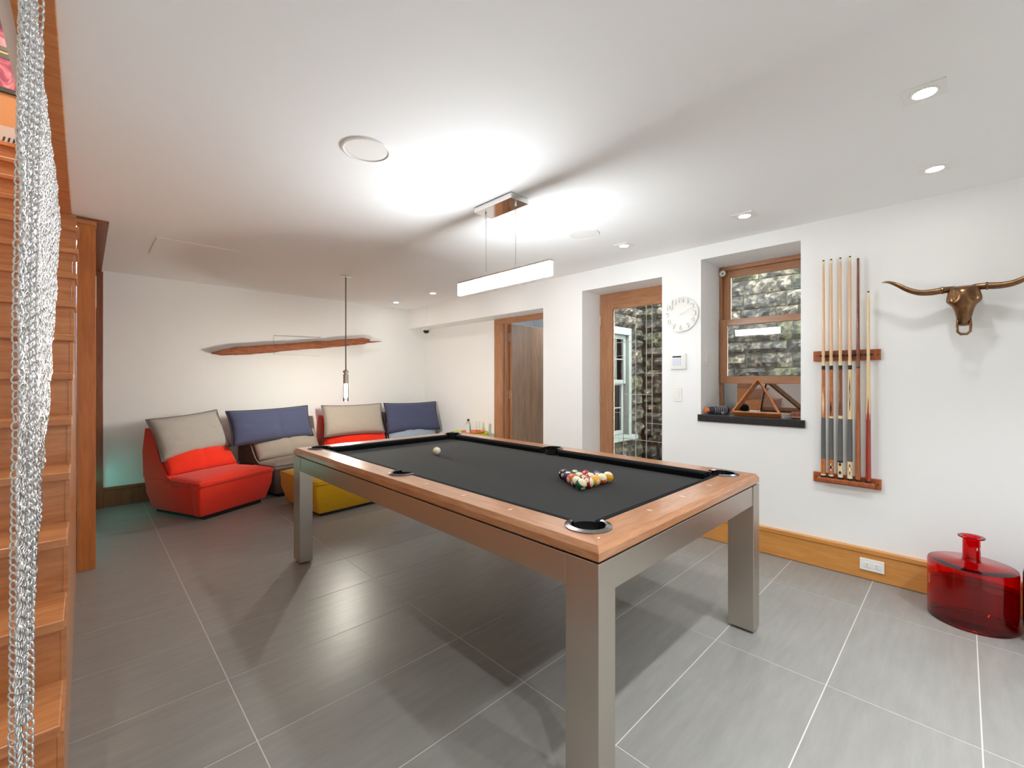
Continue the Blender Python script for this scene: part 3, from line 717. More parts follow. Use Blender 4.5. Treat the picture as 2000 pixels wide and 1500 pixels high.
POLE = {14: ((.45, .5, .74), (.25, .75, -.6)), 11: ((.9, .4, .15), (-.4, .6, .5)), 13: ((.1, .55, .83), (.8, .4, -.3)), 9: ((.1, -.1, .99), (.9, .2, 0)), 12: ((.1, .75, .55), (-.7, .1, -.2)), 10: ((.5, .3, .8), (.9, 0, 0)), 15: ((.3, .2, .9), (1, 0, 0)), 1: ((0, 0, 1), (.45, .75, -.35)), 8: ((0, 0, 1), (-.2, .8, -.6)), 5: ((0, 0, 1), (.8, -.5, .3)), 3: ((1, 0, 0), (0, .6, -.5)), 2: ((1, 0, 0), (0, .5, .3)), 7: ((1, 0, 0), (.4, .6, .6)), 6: ((1, 0, 0), (0, .3, .9)), 4: ((1, 0, 0), (-.3, .2, .9))}
orient = {k: orient_of(*q) for k, q in POLE.items()}
def ball(num, x, y, label, rot, group):
    me = ball_me.copy(); c = num if num <= 8 else num-8
    me.materials.append(ball_mat('ball_%d' % num, BC[c], num > 8))
    o = link('billiard_ball', me, None, loc=(x, y, ZBED+BR), rot=rot)
    setp(o, label, 'ball', group)
    for s in (1, -1):
        text('number', str(num), .013 if num < 10 else .010, .0002, 'leather', o, (s*BR*1.003, 0, 0), Matrix(((0, 0, s), (s, 0, 0), (0, 1, 0))).to_euler())
for (k, i), num in lay.items():
    x, y = 1.83-.0286*k+.0573*i, 1.484-.0496*k
    c = num if num <= 8 else num-8
    ball(num, x, y, ('%s %s billiard ball %s' % (CN[c], 'striped' if num > 8 else 'solid', where[k, i])), orient[num], 'racked billiard balls')
me = ball_me.copy(); me.materials.append(M['ivory'])
setp(link('cue_ball', me, None, loc=(1.786, 2.599, ZBED+BR)), 'plain ivory cue ball alone on the charcoal cloth', 'ball')

# ================================================================== LOUNGE SEATS
def puffy(name, w, d, zlo, ztop, mat, parent, puff=.03, crease=None, dip=0, nx=26, ny=22, y0=0, tilt=None, seedn=1):
    """soft block, w wide (x) and d deep (y); y0 = front; top bulges"""
    v = []
    for i in range(nx):
        for j in range(ny):
            a, b = -1+2*i/(nx-1), -1+2*j/(ny-1)
            e = max(0, 1-abs(a)**5)*max(0, 1-abs(b)**5)
            z = zlo+(ztop-zlo)*(e**.35)+puff*(1-a*a)*(1-b*b)*e**.3
            z += dip*(1-a*a)*(1-b*b)
            if crease: z -= crease*math.exp(-(a/.05)**2)*e
            z += .004*noise.noise((a*4+seedn, b*4, 1))*e
            v.append((a*w/2, y0+(b+1)*d/2, z))
    f = grid_faces(nx, ny); n = len(v)
    rim = [i*ny for i in range(nx)]+[(nx-1)*ny+j for j in range(1, ny)]+[i*ny+ny-1 for i in range(nx-2, -1, -1)]+[j for j in range(ny-2, 0, -1)]
    for k in rim: v.append((v[k][0]*.99, v[k][1], zlo-.03))
    f += [(rim[k], n+k, n+(k+1) % len(rim), rim[(k+1) % len(rim)]) for k in range(len(rim))]
    f.append(tuple(n+k for k in range(len(rim))))
    if tilt: v = [tilt(Vector(p_)) for p_ in v]
    o = pyd(name, v, f, mat, parent, smooth=True); weld(o)
    return o
def loft_box(name, rings, mat, parent, bevel=.02, smooth=True):
    """rings: list of (z, x0,x1,y0,y1)"""
    v = []; f = []
    for z, x0, x1, y0, y1 in rings: v += [(x0, y0, z), (x1, y0, z), (x1, y1, z), (x0, y1, z)]
    for r in range(len(rings)-1):
        for k in range(4): f.append((r*4+k, r*4+(k+1) % 4, r*4+4+(k+1) % 4, r*4+4+k))
    f += [(3, 2, 1, 0), tuple(len(v)-4+k for k in range(4))]
    o = pyd(name, v, f, mat, parent, smooth=smooth); weld(o); bev(o, bevel, 3); return o
def lounge_seat(loc, rz, w, d, body, side, cush, label, snaps=False, flare=0):
    t = empty('lounge_seat', (loc[0], loc[1], 0), (0, 0, rz), label, 'seat', 'low modular lounge seats')
    h = w/2
    box('plinth', -h+.10, h-.10, .07, d-.08, 0, .05, 'black', t)
    # lower base, tapering to the floor, split into front and rear panels
    loft_box('front_panel', [(.035, -h+.05, h-.05, .055, .14), (.20, -h+.012, h-.012, .012, .14), (.345, -h+.004, h-.004, .0, .14)], body, t, .018)
    loft_box('base', [(.035, -h+.06, h-.06, .13, d-.07), (.20, -h+.02, h-.02, .13, d-.02), (.345, -h+.012, h-.012, .13, d)], side, t, .018)
    # back shell: swooping side profile
    pf = []
    for k in range(13):
        s = k/12; pf.append((d-.50+.34*s**.8, .345+.47*s**2.0))
    pf += [(d-.13, .825), (d-.03, .825), (d+.015, .60), (d, .345)]
    n = len(pf); v = [(-h+.01, a, b) for a, b in pf]+[(h-.01, a, b) for a, b in pf]
    o = pyd('back_shell', v, [tuple(range(n)), tuple(range(n, 2*n))[::-1]]+[(i, n+i, n+(i+1) % n, (i+1) % n) for i in range(n)], side, t, smooth=False); weld(o); bev(o, .014, 3)
    for s in (-1, 1):
        pip = tube('piping', [(s*(h-.012), a, b+.004) for a, b in pf[:14]], .005, body if cush is None else cush, t, 6)
    sc = puffy('seat_cushion', w-.01, d-.34, .345, .385, cush or body, t, .025, y0=.0, seedn=loc[0])
    q = [(-h+.006, .004, .352), (h-.006, .004, .352), (h-.006, d-.36, .352), (-h+.006, d-.36, .352)]
    tube('piping', q, .006, body, sc, 6, closed=True)
    def tl(p_):
        # lean the lumbar cushion against the back
        a = math.radians(57); y, z = p_.y, p_.z-.36
        return Vector((p_.x, d-.40+y*math.cos(a)-z*math.sin(a)*1.0, .40+y*math.sin(a)+z*math.cos(a)))
    puffy('lumbar_cushion', w-.05, .33, .36, .385, cush or body, t, .05, crease=.015, tilt=tl, seedn=loc[1])
    if snaps:
        for y in (.34, .40):
            lathe('snap_button', [(0, .004), (.007, .003), (.008, 0)], 'chrome', t, 12, loc=((-h+.010)*(1+flare*y/d), y, .30), rot=(0, -PI/2, 0))
    for c in list(t.children)+[g for c in t.children for g in c.children]:
        if c.name.startswith('snap'): continue
        for q in c.data.vertices: q.co.x *= 1+flare*q.co.y/d
    return t
def throw_pillow(loc, rz, lean, roll, w, hgt, th, mat, piping, label, seed, crease=False):
    t = empty('throw_pillow', loc, Euler((lean, roll, rz), 'XYZ'), label, 'pillow', 'long pillows on the lounge seats')
    nx, ny = 34, 22; v = []; ring = []
    for sgn in (1, -1):
        for i in range(nx):
            for j in range(ny):
                a, b = -1+2*i/(nx-1), -1+2*j/(ny-1)
                e = max(0, 1-a**4)*max(0, 1-b**4)
                pin = 1-.07*(1-abs(a)**2)*0
                x = a*w/2*(1-.05*(1-b*b)*abs(a)**3); y = b*hgt/2*(1-.07*(1-a*a)*abs(b)**3)
                dz = th/2*e**.45
                dz += e*(.010*noise.noise((a*3+seed, b*3, 2))+.006*noise.noise((a*2+seed, b*12, 5)))*min(1, 2*(abs(a)**2)+.3)
                if crease: dz -= .018*math.exp(-((a-.1)/.06)**2)*e*(1 if b < 0 else .4)
                v.append((x, y, sgn*dz+.004*sgn*0))
    n = nx*ny
    f = grid_faces(nx, ny)+[tuple(n+k for k in q)[::-1] for q in grid_faces(nx, ny)]
    o = pyd('pillow_body', v, f, mat, t, smooth=True); weld(o, 1e-4)
    q = []
    for a, b in [(x/12-1, -1) for x in range(0, 24)]+[(1, x/8-1) for x in range(0, 16)]+[(1-x/12, 1) for x in range(0, 24)]+[(-1, 1-x/8) for x in range(0, 16)]:
        q.append((a*w/2*(1-.05*(1-b*b)*abs(a)**3)*1.006, b*hgt/2*(1-.07*(1-a*a)*abs(b)**3)*1.01, 0))
    tube('piping', q, .0065, piping, t, 6, closed=True)
    return t
D = math.radians
def seat_at(front, rz, w, d, *a, **k):
    return lounge_seat(front, rz, w, d, *a, **k)
# front-centre positions; local -y faces the room
seat_at((1.10, 4.985), D(27.5), .82, .86, 'fab_red', 'fab_red', 'fab_red', 'red fabric lounge seat nearest the staircase under a silver grey pillow', snaps=True, flare=-.18)
seat_at((1.825, 5.265), D(10), .72, .72, 'fab_dgrey', 'fab_dgrey', 'fab_grey', 'grey fabric lounge seat under the long blue pillow', flare=.20)
seat_at((2.585, 5.16), D(-4), .84, .84, 'fab_red', 'fab_red', 'fab_red', 'red fabric lounge seat behind the pool table under a grey pillow')
seat_at((3.40, 5.14), D(-7), .78, .84, 'fab_dgrey', 'fab_dgrey', 'fab_sky', 'pale blue grey lounge seat in the corner by the recess')
throw_pillow((.785, 5.52, .745), D(27), D(66), D(-4), .70, .43, .15, 'fab_sil', 'pip_grey', 'silver grey pillow leaning on the nearest red seat', 1)
throw_pillow((1.585, 5.655, .775), D(14), D(72), D(-1), .96, .39, .14, 'fab_blue', 'pip_blue', 'long slate blue pillow with a centre crease on the grey seat', 2, True)
throw_pillow((2.575, 5.66, .77), D(-4), D(72), 0, .80, .41, .14, 'fab_grey', 'pip_grey', 'beige grey pillow on the red seat behind the table', 3)
throw_pillow((3.47, 5.67, .755), D(-7), D(72), 0, .82, .43, .14, 'fab_blue', 'pip_blue', 'slate blue pillow on the corner seat by the recess', 4)
# ottoman
ot = empty('ottoman', (1.99, 4.22, 0), (0, 0, D(5)), 'mustard yellow fabric ottoman behind the pool table leg', 'ottoman')
box('plinth', -.36, .36, .08, .70, 0, .05, 'black', ot)
loft_box('base', [(.03, -.41, .41, .04, .76), (.20, -.455, .455, .005, .80), (.335, -.46, .46, 0, .80)], 'fab_yel', ot, .02)
oc = puffy('seat_cushion', .92, .80, .335, .375, 'fab_yel', ot, .02)
tube('piping', [(-.455, .005, .342), (.455, .005, .342), (.455, .795, .342), (-.455, .795, .342)], .006, 'fab_yel', oc, 6, closed=True)
box('seam', .10, .104, -.002, .004, .05, .33, 'fab_yel', ot)

# ================================================================== SIDE TABLE, BOTTLE, GLASS
sx, sy, sz = 3.68, 4.60, .60
t = empty('side_table', (sx, sy, 0), label='small round lime yellow side table beside the corner seat', cat='side table')
lathe('base', [(0, 0), (.19, 0), (.19, .012), (.03, .022), (0, .022)], 'lime', t, 36)
lathe('stem', [(.02, .02), (.02, sz-.045)], 'lime', t, 20)
lathe('top', [(0, sz-.05), (.235, sz-.05), (.255, sz-.04), (.255, sz), (.245, sz), (.243, sz-.012), (0, sz-.012)], 'lime', t, 44)
o = lathe('serving_tray', [(0, sz-.011), (.15, sz-.011), (.165, sz+.014), (.160, sz+.014), (.147, sz-.004), (0, sz-.004)], 'orange', None, 36, loc=(sx+.02, sy-.05, 0)); setp(o, 'round orange tray on the lime side table', 'tray')
b = empty('glass_bottle', (sx-.0, sy+.02, sz-.004), label='clear glass bottle with a dark stopper on the orange tray', cat='bottle')
lathe('body', [(0, 0), (.030, 0), (.033, .004), (.033, .10), (.030, .115), (.014, .14), (.013, .155)], 'clearglass', b, 24)
lathe('stopper', [(0, .150), (.016, .150), (.017, .156), (.017, .172), (.012, .178), (0, .178)], 'black', b, 20)
o = lathe('tall_glass', [(0, 0), (.026, 0), (.028, .15), (.0265, .15), (.0245, .005), (0, .005)], 'clearglass', None, 24, loc=(sx+.07, sy-.10, sz-.004)); setp(o, 'empty clear tall glass beside the glass bottle', 'glass')

# ================================================================== BACK WALL: driftwood, tube pendant, camera
dw = empty('driftwood_beam', (2.05, YB, 1.75), label='long weathered driftwood beam mounted slanting on the back wall', cat='wall art')
pts = [(1.05, 1.604), (1.14, 1.617), (1.30, 1.640), (1.55, 1.672), (1.85, 1.712), (2.15, 1.753), (2.45, 1.793), (2.70, 1.828), (2.86, 1.850), (2.95, 1.862)]
hh = [.008, .034, .046, .048, .048, .046, .046, .046, .046, .024]
v = []; f = []; ns = 12; npt = 46
for i in range(npt):
    s = i/(npt-1)*(len(pts)-1); k = min(int(s), len(pts)-2); q = s-k
    x = pts[k][0]*(1-q)+pts[k+1][0]*q; z = pts[k][1]*(1-q)+pts[k+1][1]*q; r = hh[k]*(1-q)+hh[k+1]*q
    for j in range(ns):
        a = 2*PI*j/ns; ss = lambda c: math.copysign(abs(c)**.6, c)
        nn = 1+.22*noise.noise((x*5, math.cos(a)*1.5, math.sin(a)*1.5+3))+.12*noise.noise((x*22, a, 1))
        v.append((x, YB-.09+ss(math.cos(a))*.045*nn, z+ss(math.sin(a))*r*nn))
for i in range(npt-1):
    for j in range(ns): f.append((i*ns+j, i*ns+(j+1) % ns, (i+1)*ns+(j+1) % ns, (i+1)*ns+j))
f += [tuple(range(ns)), tuple((npt-1)*ns+j for j in range(ns))[::-1]]
weld(pyd('beam', v, f, 'drift', dw, world=True, smooth=True))
tube('splinter', [(2.85, YB-.09, 1.835), (3.0, YB-.09, 1.850), (3.156, YB-.085, 1.868)], [.016, .012, .003], 'drift', dw, 6, world=True)
tube('mount_rod', [(2.30, YB-.012, 1.873), (1.72, YB-.012, 1.858), (1.72, YB-.012, 1.619)], .004, 'nickel', dw, 6, world=True)
tube('mount_rod', [(1.72, YB-.008, 1.622), (2.30, YB-.008, 1.618)], .002, 'whitem', dw, 6, world=True)
for x, z in ((1.40, 1.65), (2.55, 1.80)): tube('stand_off', [(x, YB-.09, z), (x, YB, z)], .012, 'nickel', dw, 8, world=True)
pl = empty('tube_pendant', (2.005, 4.611, ZC), label='slim rod pendant with a glowing glass tube bulb above the lounge seats', cat='pendant lamp')
lathe('canopy', [(0, 0), (.062, 0), (.062, -.006), (.020, -.012), (0, -.012)], 'nickel', pl, 28)
tube('rod', [(0, 0, -.008), (0, 0, -1.02)], .0065, 'grey', pl, 8)
lathe('socket', [(0, -1.000), (.008, -1.0), (.030, -1.012), (.030, -1.030), (.018, -1.036), (.019, -1.045), (.028, -1.050), (.028, -1.150), (0, -1.150)], 'nickel', pl, 24)
lathe('bulb', [(0, -1.150), (.020, -1.150), (.022, -1.16), (.022, -1.285), (.012, -1.30), (0, -1.302)], 'bulb_emit', pl, 20)
tube('guard_ring', [(.027*math.cos(a), .027*math.sin(a), -1.336) for a in np.linspace(0, 2*PI, 24, endpoint=False)], .0015, 'nickel', pl, 5, closed=True)
lathe('glass_tube', [(.0275, -1.14), (.0275, -1.336), (.0265, -1.336), (.0265, -1.14)], M['window_glass'], pl, 24)
sc = empty('security_camera', (3.83, 5.86, 2.10), label='small white dome camera under the soffit in the far corner', cat='camera')
lathe('housing', [(0, 0), (.058, 0), (.060, -.018), (.050, -.030), (.042, -.032)], 'white', sc, 28)
lathe('dome', [(.046, -.030), (.043, -.052), (.030, -.072), (0, -.080)], 'leather', sc, 24)
ap = empty('access_panel', (XR, 5.66, 2.26), RWALL, 'small flush white panel on the soffit above the dome camera', 'panel')
box('plate', -.075, .075, -.115, .115, 0, .006, 'wall', ap, .002)
ch = setp(box('ceiling_hatch', .40, .95, 4.35, 4.95, ZC-.004, ZC, 'ceil', None, .002), 'faint square flush hatch in the ceiling above the red seat', 'hatch')

# ================================================================== CEILING FIXTURES
pbar = empty('bar_pendant', (1.867, 2.02, ZC), label='glowing white bar pendant lamp hanging over the pool table', cat='pendant lamp')
cn = box('canopy', 1.795, 1.940, 1.85, 2.19, ZC-.036, ZC-.004, 'chrome', pbar, .001, world=True)
box('canopy_gap', 1.80, 1.935, 1.855, 2.185, ZC-.006, ZC, 'grey', pbar, world=True)
for y in (1.887, 2.161):
    wr = tube('suspension_wire', [(1.867, y, ZC-.03), (1.867, y, 1.97)], .0017, 'nickel', pbar, 6, world=True)
    lathe('wire_grip', [(0, 0), (.005, 0), (.005, .02), (.002, .026), (0, .026)], 'nickel', pbar, 10, loc=(0, y-2.02, 1.972-ZC))
    lathe('ceiling_grip', [(0, 0), (.006, 0), (.006, -.018), (.002, -.024), (0, -.024)], 'chrome', pbar, 10, loc=(0, y-2.02, -.036))
box('top_channel', 1.853, 1.881, 1.603, 2.444, 1.962, 1.974, 'nickel', pbar, .001, world=True)
box('diffuser', 1.854, 1.880, 1.603, 2.444, 1.883, 1.962, 'bar_emit', pbar, .002, world=True)
names = ['nearest the viewer above the near right leg of the table', 'above the longhorn skull wall', 'in the ceiling in front of the window', 'in the ceiling in front of the glazed door', 'behind the glowing bar lamp, right', 'behind the glowing bar lamp, left', 'in the ceiling before the recess soffit', 'farthest, in the corner above the blue pillow']
def downlight(x, y, label):
    t = empty('downlight', (x, y, ZC), label=label, cat='downlight', group='square recessed downlights')
    v = []; s0, s1 = .062, .056
    sq = lambda s, z: [(-s, -s, z), (s, -s, z), (s, s, z), (-s, s, z)]
    n = 24; circ = lambda r, z: [(r*math.cos(2*PI*(k+.5)/n-3*PI/4), r*math.sin(2*PI*(k+.5)/n-3*PI/4), z) for k in range(n)]
    box('trim_plate', -.062, .062, -.062, .062, -.005, 0, 'white', t, .001)
    lathe('rim', [(.046, -.005), (.046, -.008), (.036, -.008), (.034, -.006)], 'white', t, 28)
    lathe('lens', [(0, -.0065), (.035, -.0065)], 'lens_emit', t, 24)
vis = [(2.31, .104)]+[(3.18, .104+.9215*k) for k in range(7)]
for (x, y), nm in zip(vis, names): downlight(x, y, 'square white recessed downlight '+nm)
for x, y, l in ((.97, 2.0, 'round white ceiling speaker grille left of the bar lamp'), (2.71, 2.0, 'round white ceiling speaker grille right of the bar lamp')):
    t = empty('ceiling_speaker', (x, y, ZC), label=l, cat='speaker', group='round ceiling speakers')
    lathe('rim', [(.100, 0), (.112, 0), (.111, -.007), (.104, -.009), (.100, -.006)], 'whitem', t, 48)
    lathe('grille', [(0, -.004), (.101, -.005)], 'whitem', t, 48)

# ================================================================== RIGHT WALL OBJECTS
# clock
ck = empty('wall_clock', (XR, 1.684, 1.86), RWALL, 'white round wall clock with raised numerals beside the glazed door', 'clock')
lathe('dial', [(0, .012), (.140, .012), (.150, .018), (.152, .012), (.146, 0), (0, 0)], 'whitem', ck, 64)
for k in range(1, 13):
    a = PI/2-k*PI/6
    text('numeral', str(k), .062, .007, 'whitem', ck, (.119*math.cos(a), .119*math.sin(a), .020))
def hand(ang, L, wd, z):
    a = PI/2-math.radians(ang); c, s = math.cos(a), math.sin(a)
    q = [(-.02, -wd), (L, -wd*.5), (L, wd*.5), (-.02, wd)]
    v = [(x*c-y*s, x*s+y*c, zz) for zz in (z, z+.002) for x, y in q]
    return pyd('hand', v, BF, 'pip_grey' if False else 'white', ck)
hand(308, .055, .004, .024); hand(64, .105, .0028, .028)
lathe('hand_hub', [(0, .034), (.006, .034), (.006, .012)], 'white', ck, 14)
# keypad
kp = empty('alarm_keypad', (XR, 1.708, 1.457), RWALL, 'white alarm keypad with grey display between clock and switch', 'keypad')
box('housing', -.068, .068, -.068, .068, 0, .018, 'white', kp, .004)
box('bezel', -.050, .050, -.052, .050, .018, .021, 'white', kp, .002)
box('display', -.046, .030, .032, .046, .021, .0225, 'lcd', kp)
for r in range(4):
    for c in range(4): box('key', -.044+c*.020, -.029+c*.020, .012-r*.016, .023-r*.016, .021, .0235, 'keys', kp, .001)
# switch
sw2 = empty('light_switch', (XR, 1.718, 1.172), RWALL, 'white rocker light switch below the alarm keypad', 'switch')
box('plate', -.038, .038, -.060, .060, 0, .007, 'white', sw2, .003)
box('rocker', -.017, .017, -.034, .034, .007, .0105, 'white', sw2, .002)
# thermostat on window jamb (faces -Y)
th = empty('jamb_switch', (3.78, 1.519, 1.475), Matrix(((1, 0, 0), (0, 0, -1), (0, 1, 0))).to_euler(), 'white double switch plate on the left reveal of the window', 'switch')
box('plate', -.035, .035, -.058, .058, 0, .007, 'white', th, .003)
for y in (-.028, 0, .028): box('button', -.012, .012, y-.009, y+.009, .007, .010, 'white', th, .002)
# outlet in baseboard
ou = empty('wall_outlet', (XR-.016, .412, .099), RWALL, 'white horizontal double outlet set in the golden baseboard', 'outlet')
box('plate', -.062, .062, -.038, .038, 0, .009, 'white', ou, .003)
for x in (-.024, .024):
    rc = box('receptacle', x-.018, x+.018, -.016, .016, .009, .012, 'white', ou, .002)
    for q in (-.006, .006): box('slot', x-.004, x+.004, q-.0015, q+.0015, .012, .0124, 'grey', rc)

# cue rack
rk = empty('cue_rack', (XR, .548, 1.0), RWALL, 'wooden two bar cue rack mounted on the white wall', 'cue rack')
def wr(y): return (.548-y)     # world Y -> local x
ub = box('upper_bar', wr(.731), wr(.368), .427, .497, 0, .020, 'rackwood', rk, .003)
lb = box('lower_bar', wr(.731), wr(.365), -.408, -.340, 0, .018, 'rackwood', rk, .003)
box('shelf', wr(.700), wr(.395), -.393, -.366, .018, .064, 'rackwood', rk, .006)
CUE = [(.675, 2.117, 'a'), (.631, 2.116, 'b'), (.580, 2.116, 'c'), (.528, 2.116, 'd'), (.485, 2.093, 'e'), (.432, 1.870, 'f')]
for y, zt, k in CUE:
    x = wr(y*.99)
    for s in (-1, 1):
        q = [(x+s*.0185*math.sin(a), .462, .040-.0185*math.cos(a)) for a in np.linspace(.3, 2.3, 7)]
        tube('clip', q, .006, 'black', ub, 6)
for x in (wr(.715), wr(.381)):
    for b_, yy in ((ub, .462), (lb, -.374)):
        lathe('screw', [(0, .0015), (.005, .001), (.0055, 0)], 'bronze', b_, 12, loc=(x, yy, .020 if b_ is ub else .018))
M['maple'] = plain('maple', srgb(228, 190, 150), .3, coat=.4, vary=.05, vscale=20)
M['maple2'] = plain('pale_maple', srgb(232, 206, 158), .3, coat=.4)
M['rose'] = wood('rosewood', srgb(98, 52, 30), srgb(150, 88, 54), (8, 8, 1), 8, .25, .6)
M['amber'] = plain('amber_wood', srgb(184, 108, 52), .25, coat=.6, vary=.2, vscale=30)
M['redbutt'] = plain('red_stain', srgb(158, 48, 34), .22, coat=.7, vary=.1, vscale=30)
M['linen'] = plain('grey_linen_wrap', srgb(98, 98, 96), .8, bump=.4, bscale=600, vary=.1, vscale=200)
def cue(y, zt, key, label):
    t = empty('pool_cue', (XR-.040, y*.99, .634), label=label, cat='cue', group='cues on the wall rack')
    L = zt-.634
    ra = lambda z: .0150-(.0150-.0062)*(z/L)
    def seg(nm, z0, z1, mat, grow=0): 
        return lathe(nm, [(0, z0), (ra(z0)+grow, z0), (ra(z1)+grow, z1), (0, z1)], mat, t, 16)
    J = 1.395-.634; lowr = .0
    seg('bumper', 0, .014, 'black', .0004)
    if key in 'abcd':
        seg('butt_ring', .014, .022, 'pearl')
        sl = seg('butt_sleeve', .022, .125, {'a': 'amber', 'b': 'amber', 'c': 'maple2', 'd': 'maple2'}[key])
        wrp = seg('wrap', .125, .405, 'linen', .0003)
        fa = seg('forearm', .405, J-.028, {'a': 'amber', 'b': 'amber', 'c': 'rose', 'd': 'maple2'}[key])
        seg('joint_collar', J-.028, J, 'black', .0003)
        sh = seg('shaft', J, L-.030, 'maple')
        seg('joint_base', J, J+.03, 'maple2', .0002)
        # inlays
        def inlay(par, z, h, wd, mat):
            r = ra(z)+.0006; v = []
            for a, zz in ((0, h), (wd, 0), (0, -h), (-wd, 0)):
                v.append((-r*math.cos(a), r*math.sin(a), z+zz))
            pyd('inlay', v, [(0, 1, 2, 3)], mat, par)
        if key == 'a': inlay(fa, .50, .10, .5, 'maple2')
        if key == 'b':
            inlay(sl, .075, .028, .8, 'pearl'); inlay(sl, .075, .014, .5, 'black'); inlay(fa, .47, .06, .45, 'leather')
            seg('ring', .405, .418, 'maple2', .0004)
        if key == 'c':
            for z in (.045, .10): inlay(sl, z, .014, .6, 'black')
            seg('ring', .112, .125, 'black', .0004); seg('ring', .405, .425, 'maple2', .0004)
        if key == 'd':
            inlay(sl, .075, .040, .7, 'rose'); inlay(sl, .075, .020, .35, 'pearl'); inlay(fa, .56, .13, .42, 'black'); inlay(fa, .56, .05, .2, 'pearl')
        seg('ferrule', L-.030, L-.008, 'ivory', .0002); seg('tip', L-.008, L, 'black')
    elif key == 'e':
        seg('butt', .014, J-.02, 'amber').data.materials[0] = M['rose2']
        seg('joint_collar', J-.02, J-.012, 'leather', .0003)
        seg('shaft', J-.012, L-.006, 'rose'); seg('tip', L-.006, L, 'leather')
    else:
        seg('butt', .014, .40, 'redbutt'); seg('shaft', .40, L-.028, 'maple2')
        v = []; f = []; n = 4
        for k in range(n):
            a0 = 2*PI*k/n+PI; z0, z1 = .395, .56
            r0, r1 = ra(z0)+.0005, ra(z1)+.0005; b = len(v)
            for q in range(7):
                a = a0-PI/n+2*PI/n*q/6; v.append((r0*math.cos(a), r0*math.sin(a), z0))
            v.append((r1*math.cos(a0), r1*math.sin(a0), z1))
            f += [(b+q, b+q+1, b+7) for q in range(6)]
        pyd('points', v, f, 'redbutt', t)
        seg('ferrule', L-.028, L-.008, 'ivory', .0002); seg('tip', L-.008, L, 'black')
M['rose2'] = wood('brown_cue_wood', srgb(150, 84, 44), srgb(178, 108, 62), (8, 8, 1), 6, .28, .5)
CL = {'a': 'pale cue with plain amber butt, leftmost on the rack', 'b': 'pale cue with amber butt and dark diamond inlay, second on the rack', 'c': 'pale cue with cream butt and black dots, third on the rack', 'd': 'pale cue with cream forearm and long dark inlay, fourth on the rack', 'e': 'all brown wooden cue without a wrap on the rack', 'f': 'short cue with red butt and pale shaft, rightmost on the rack'}
for y, zt, k in CUE: cue(y, zt, k, CL[k])

# longhorn skull
sk = empty('longhorn_skull', (XR, -.002, 1.80), RWALL, 'bronze longhorn skull sculpture with wide horns on the white wall', 'sculpture')
SC = [(.030, .020, .045, .075), (.035, .052, .075, .09), (.018, .062, .105, .10), (-.010, .066, .12, .11), (-.045, .076, .115, .115), (-.062, .072, .11, .12), (-.080, .046, .10, .125), (-.115, .038, .095, .13), (-.150, .031, .08, .135), (-.185, .025, .06, .14), (-.195, .023, .05, .14)]
v = []; f = []; ns = 24
for q, (y, hw, dep, out) in enumerate(SC):
    for j in range(ns):
        a = 2*PI*j/ns; c, s = math.cos(a), math.sin(a)
        x = hw*math.copysign(abs(c)**.8, c); z = out*.35+dep*.5+dep*.5*math.copysign(abs(s)**.8, s)
        if -.07 < y < -.03 and abs(c) > .55 and s > -.2: z += .012; 
        if -.05 < y < .0 and .35 < abs(c) < .8 and s > .2: z -= .022
        x += .003*noise.noise((j*.7, q*.9, 1)); v.append((x, y, z))
for q in range(len(SC)-1):
    for j in range(ns): f.append((q*ns+j, q*ns+(j+1) % ns, (q+1)*ns+(j+1) % ns, (q+1)*ns+j))
f += [tuple(range(ns))[::-1], tuple((len(SC)-1)*ns+j for j in range(ns))]
o = pyd('skull', v, f, 'bronze', sk, smooth=True); weld(o); m = o.modifiers.new('sub', 'SUBSURF'); m.levels = 1; m.render_levels = 1
tube('nasal_bone', [(-.023, -.15, .10), (-.027, -.195, .105), (-.025, -.228, .105), (-.012, -.242, .105), (.012, -.242, .105), (.025, -.228, .105), (.027, -.195, .105), (.023, -.15, .10)], [.007, .006, .006, .0075, .0075, .006, .006, .007], 'bronze', sk, 8)
for s in (-1, 1):
    hp = [(s*.035, .020, .085), (s*.085, .018, .095), (s*.135, .012, .105), (s*.185, .016, .115), (s*.235, .040, .120), (s*.285, .078, .122), (s*.325, .100, .12), (s*.355, .102, .115)]
    hr = [.017, .019, .018, .0165, .0145, .0115, .007, .002]
    # denser path
    P_ = []; R2 = []
    for i in range(len(hp)-1):
        p0, p1, p2, p3 = [Vector(hp[max(0, min(len(hp)-1, i+k))]) for k in (-1, 0, 1, 2)]
        for q in range(5):
            u = q/5; P_.append(.5*((2*p1)+(-p0+p2)*u+(2*p0-5*p1+4*p2-p3)*u*u+(-p0+3*p1-3*p2+p3)*u**3)); R2.append(hr[i]*(1-u)+hr[i+1]*u)
    P_.append(Vector(hp[-1])); R2.append(hr[-1])
    tube('horn', P_, R2, 'bronze', sk, 12)
    lathe('horn_collar', [(.017, -.006), (.022, -.003), (.022, .004), (.018, .007)], 'bronze', sk, 18, loc=(s*.088, .018, .095), rot=(0, PI/2, 0))

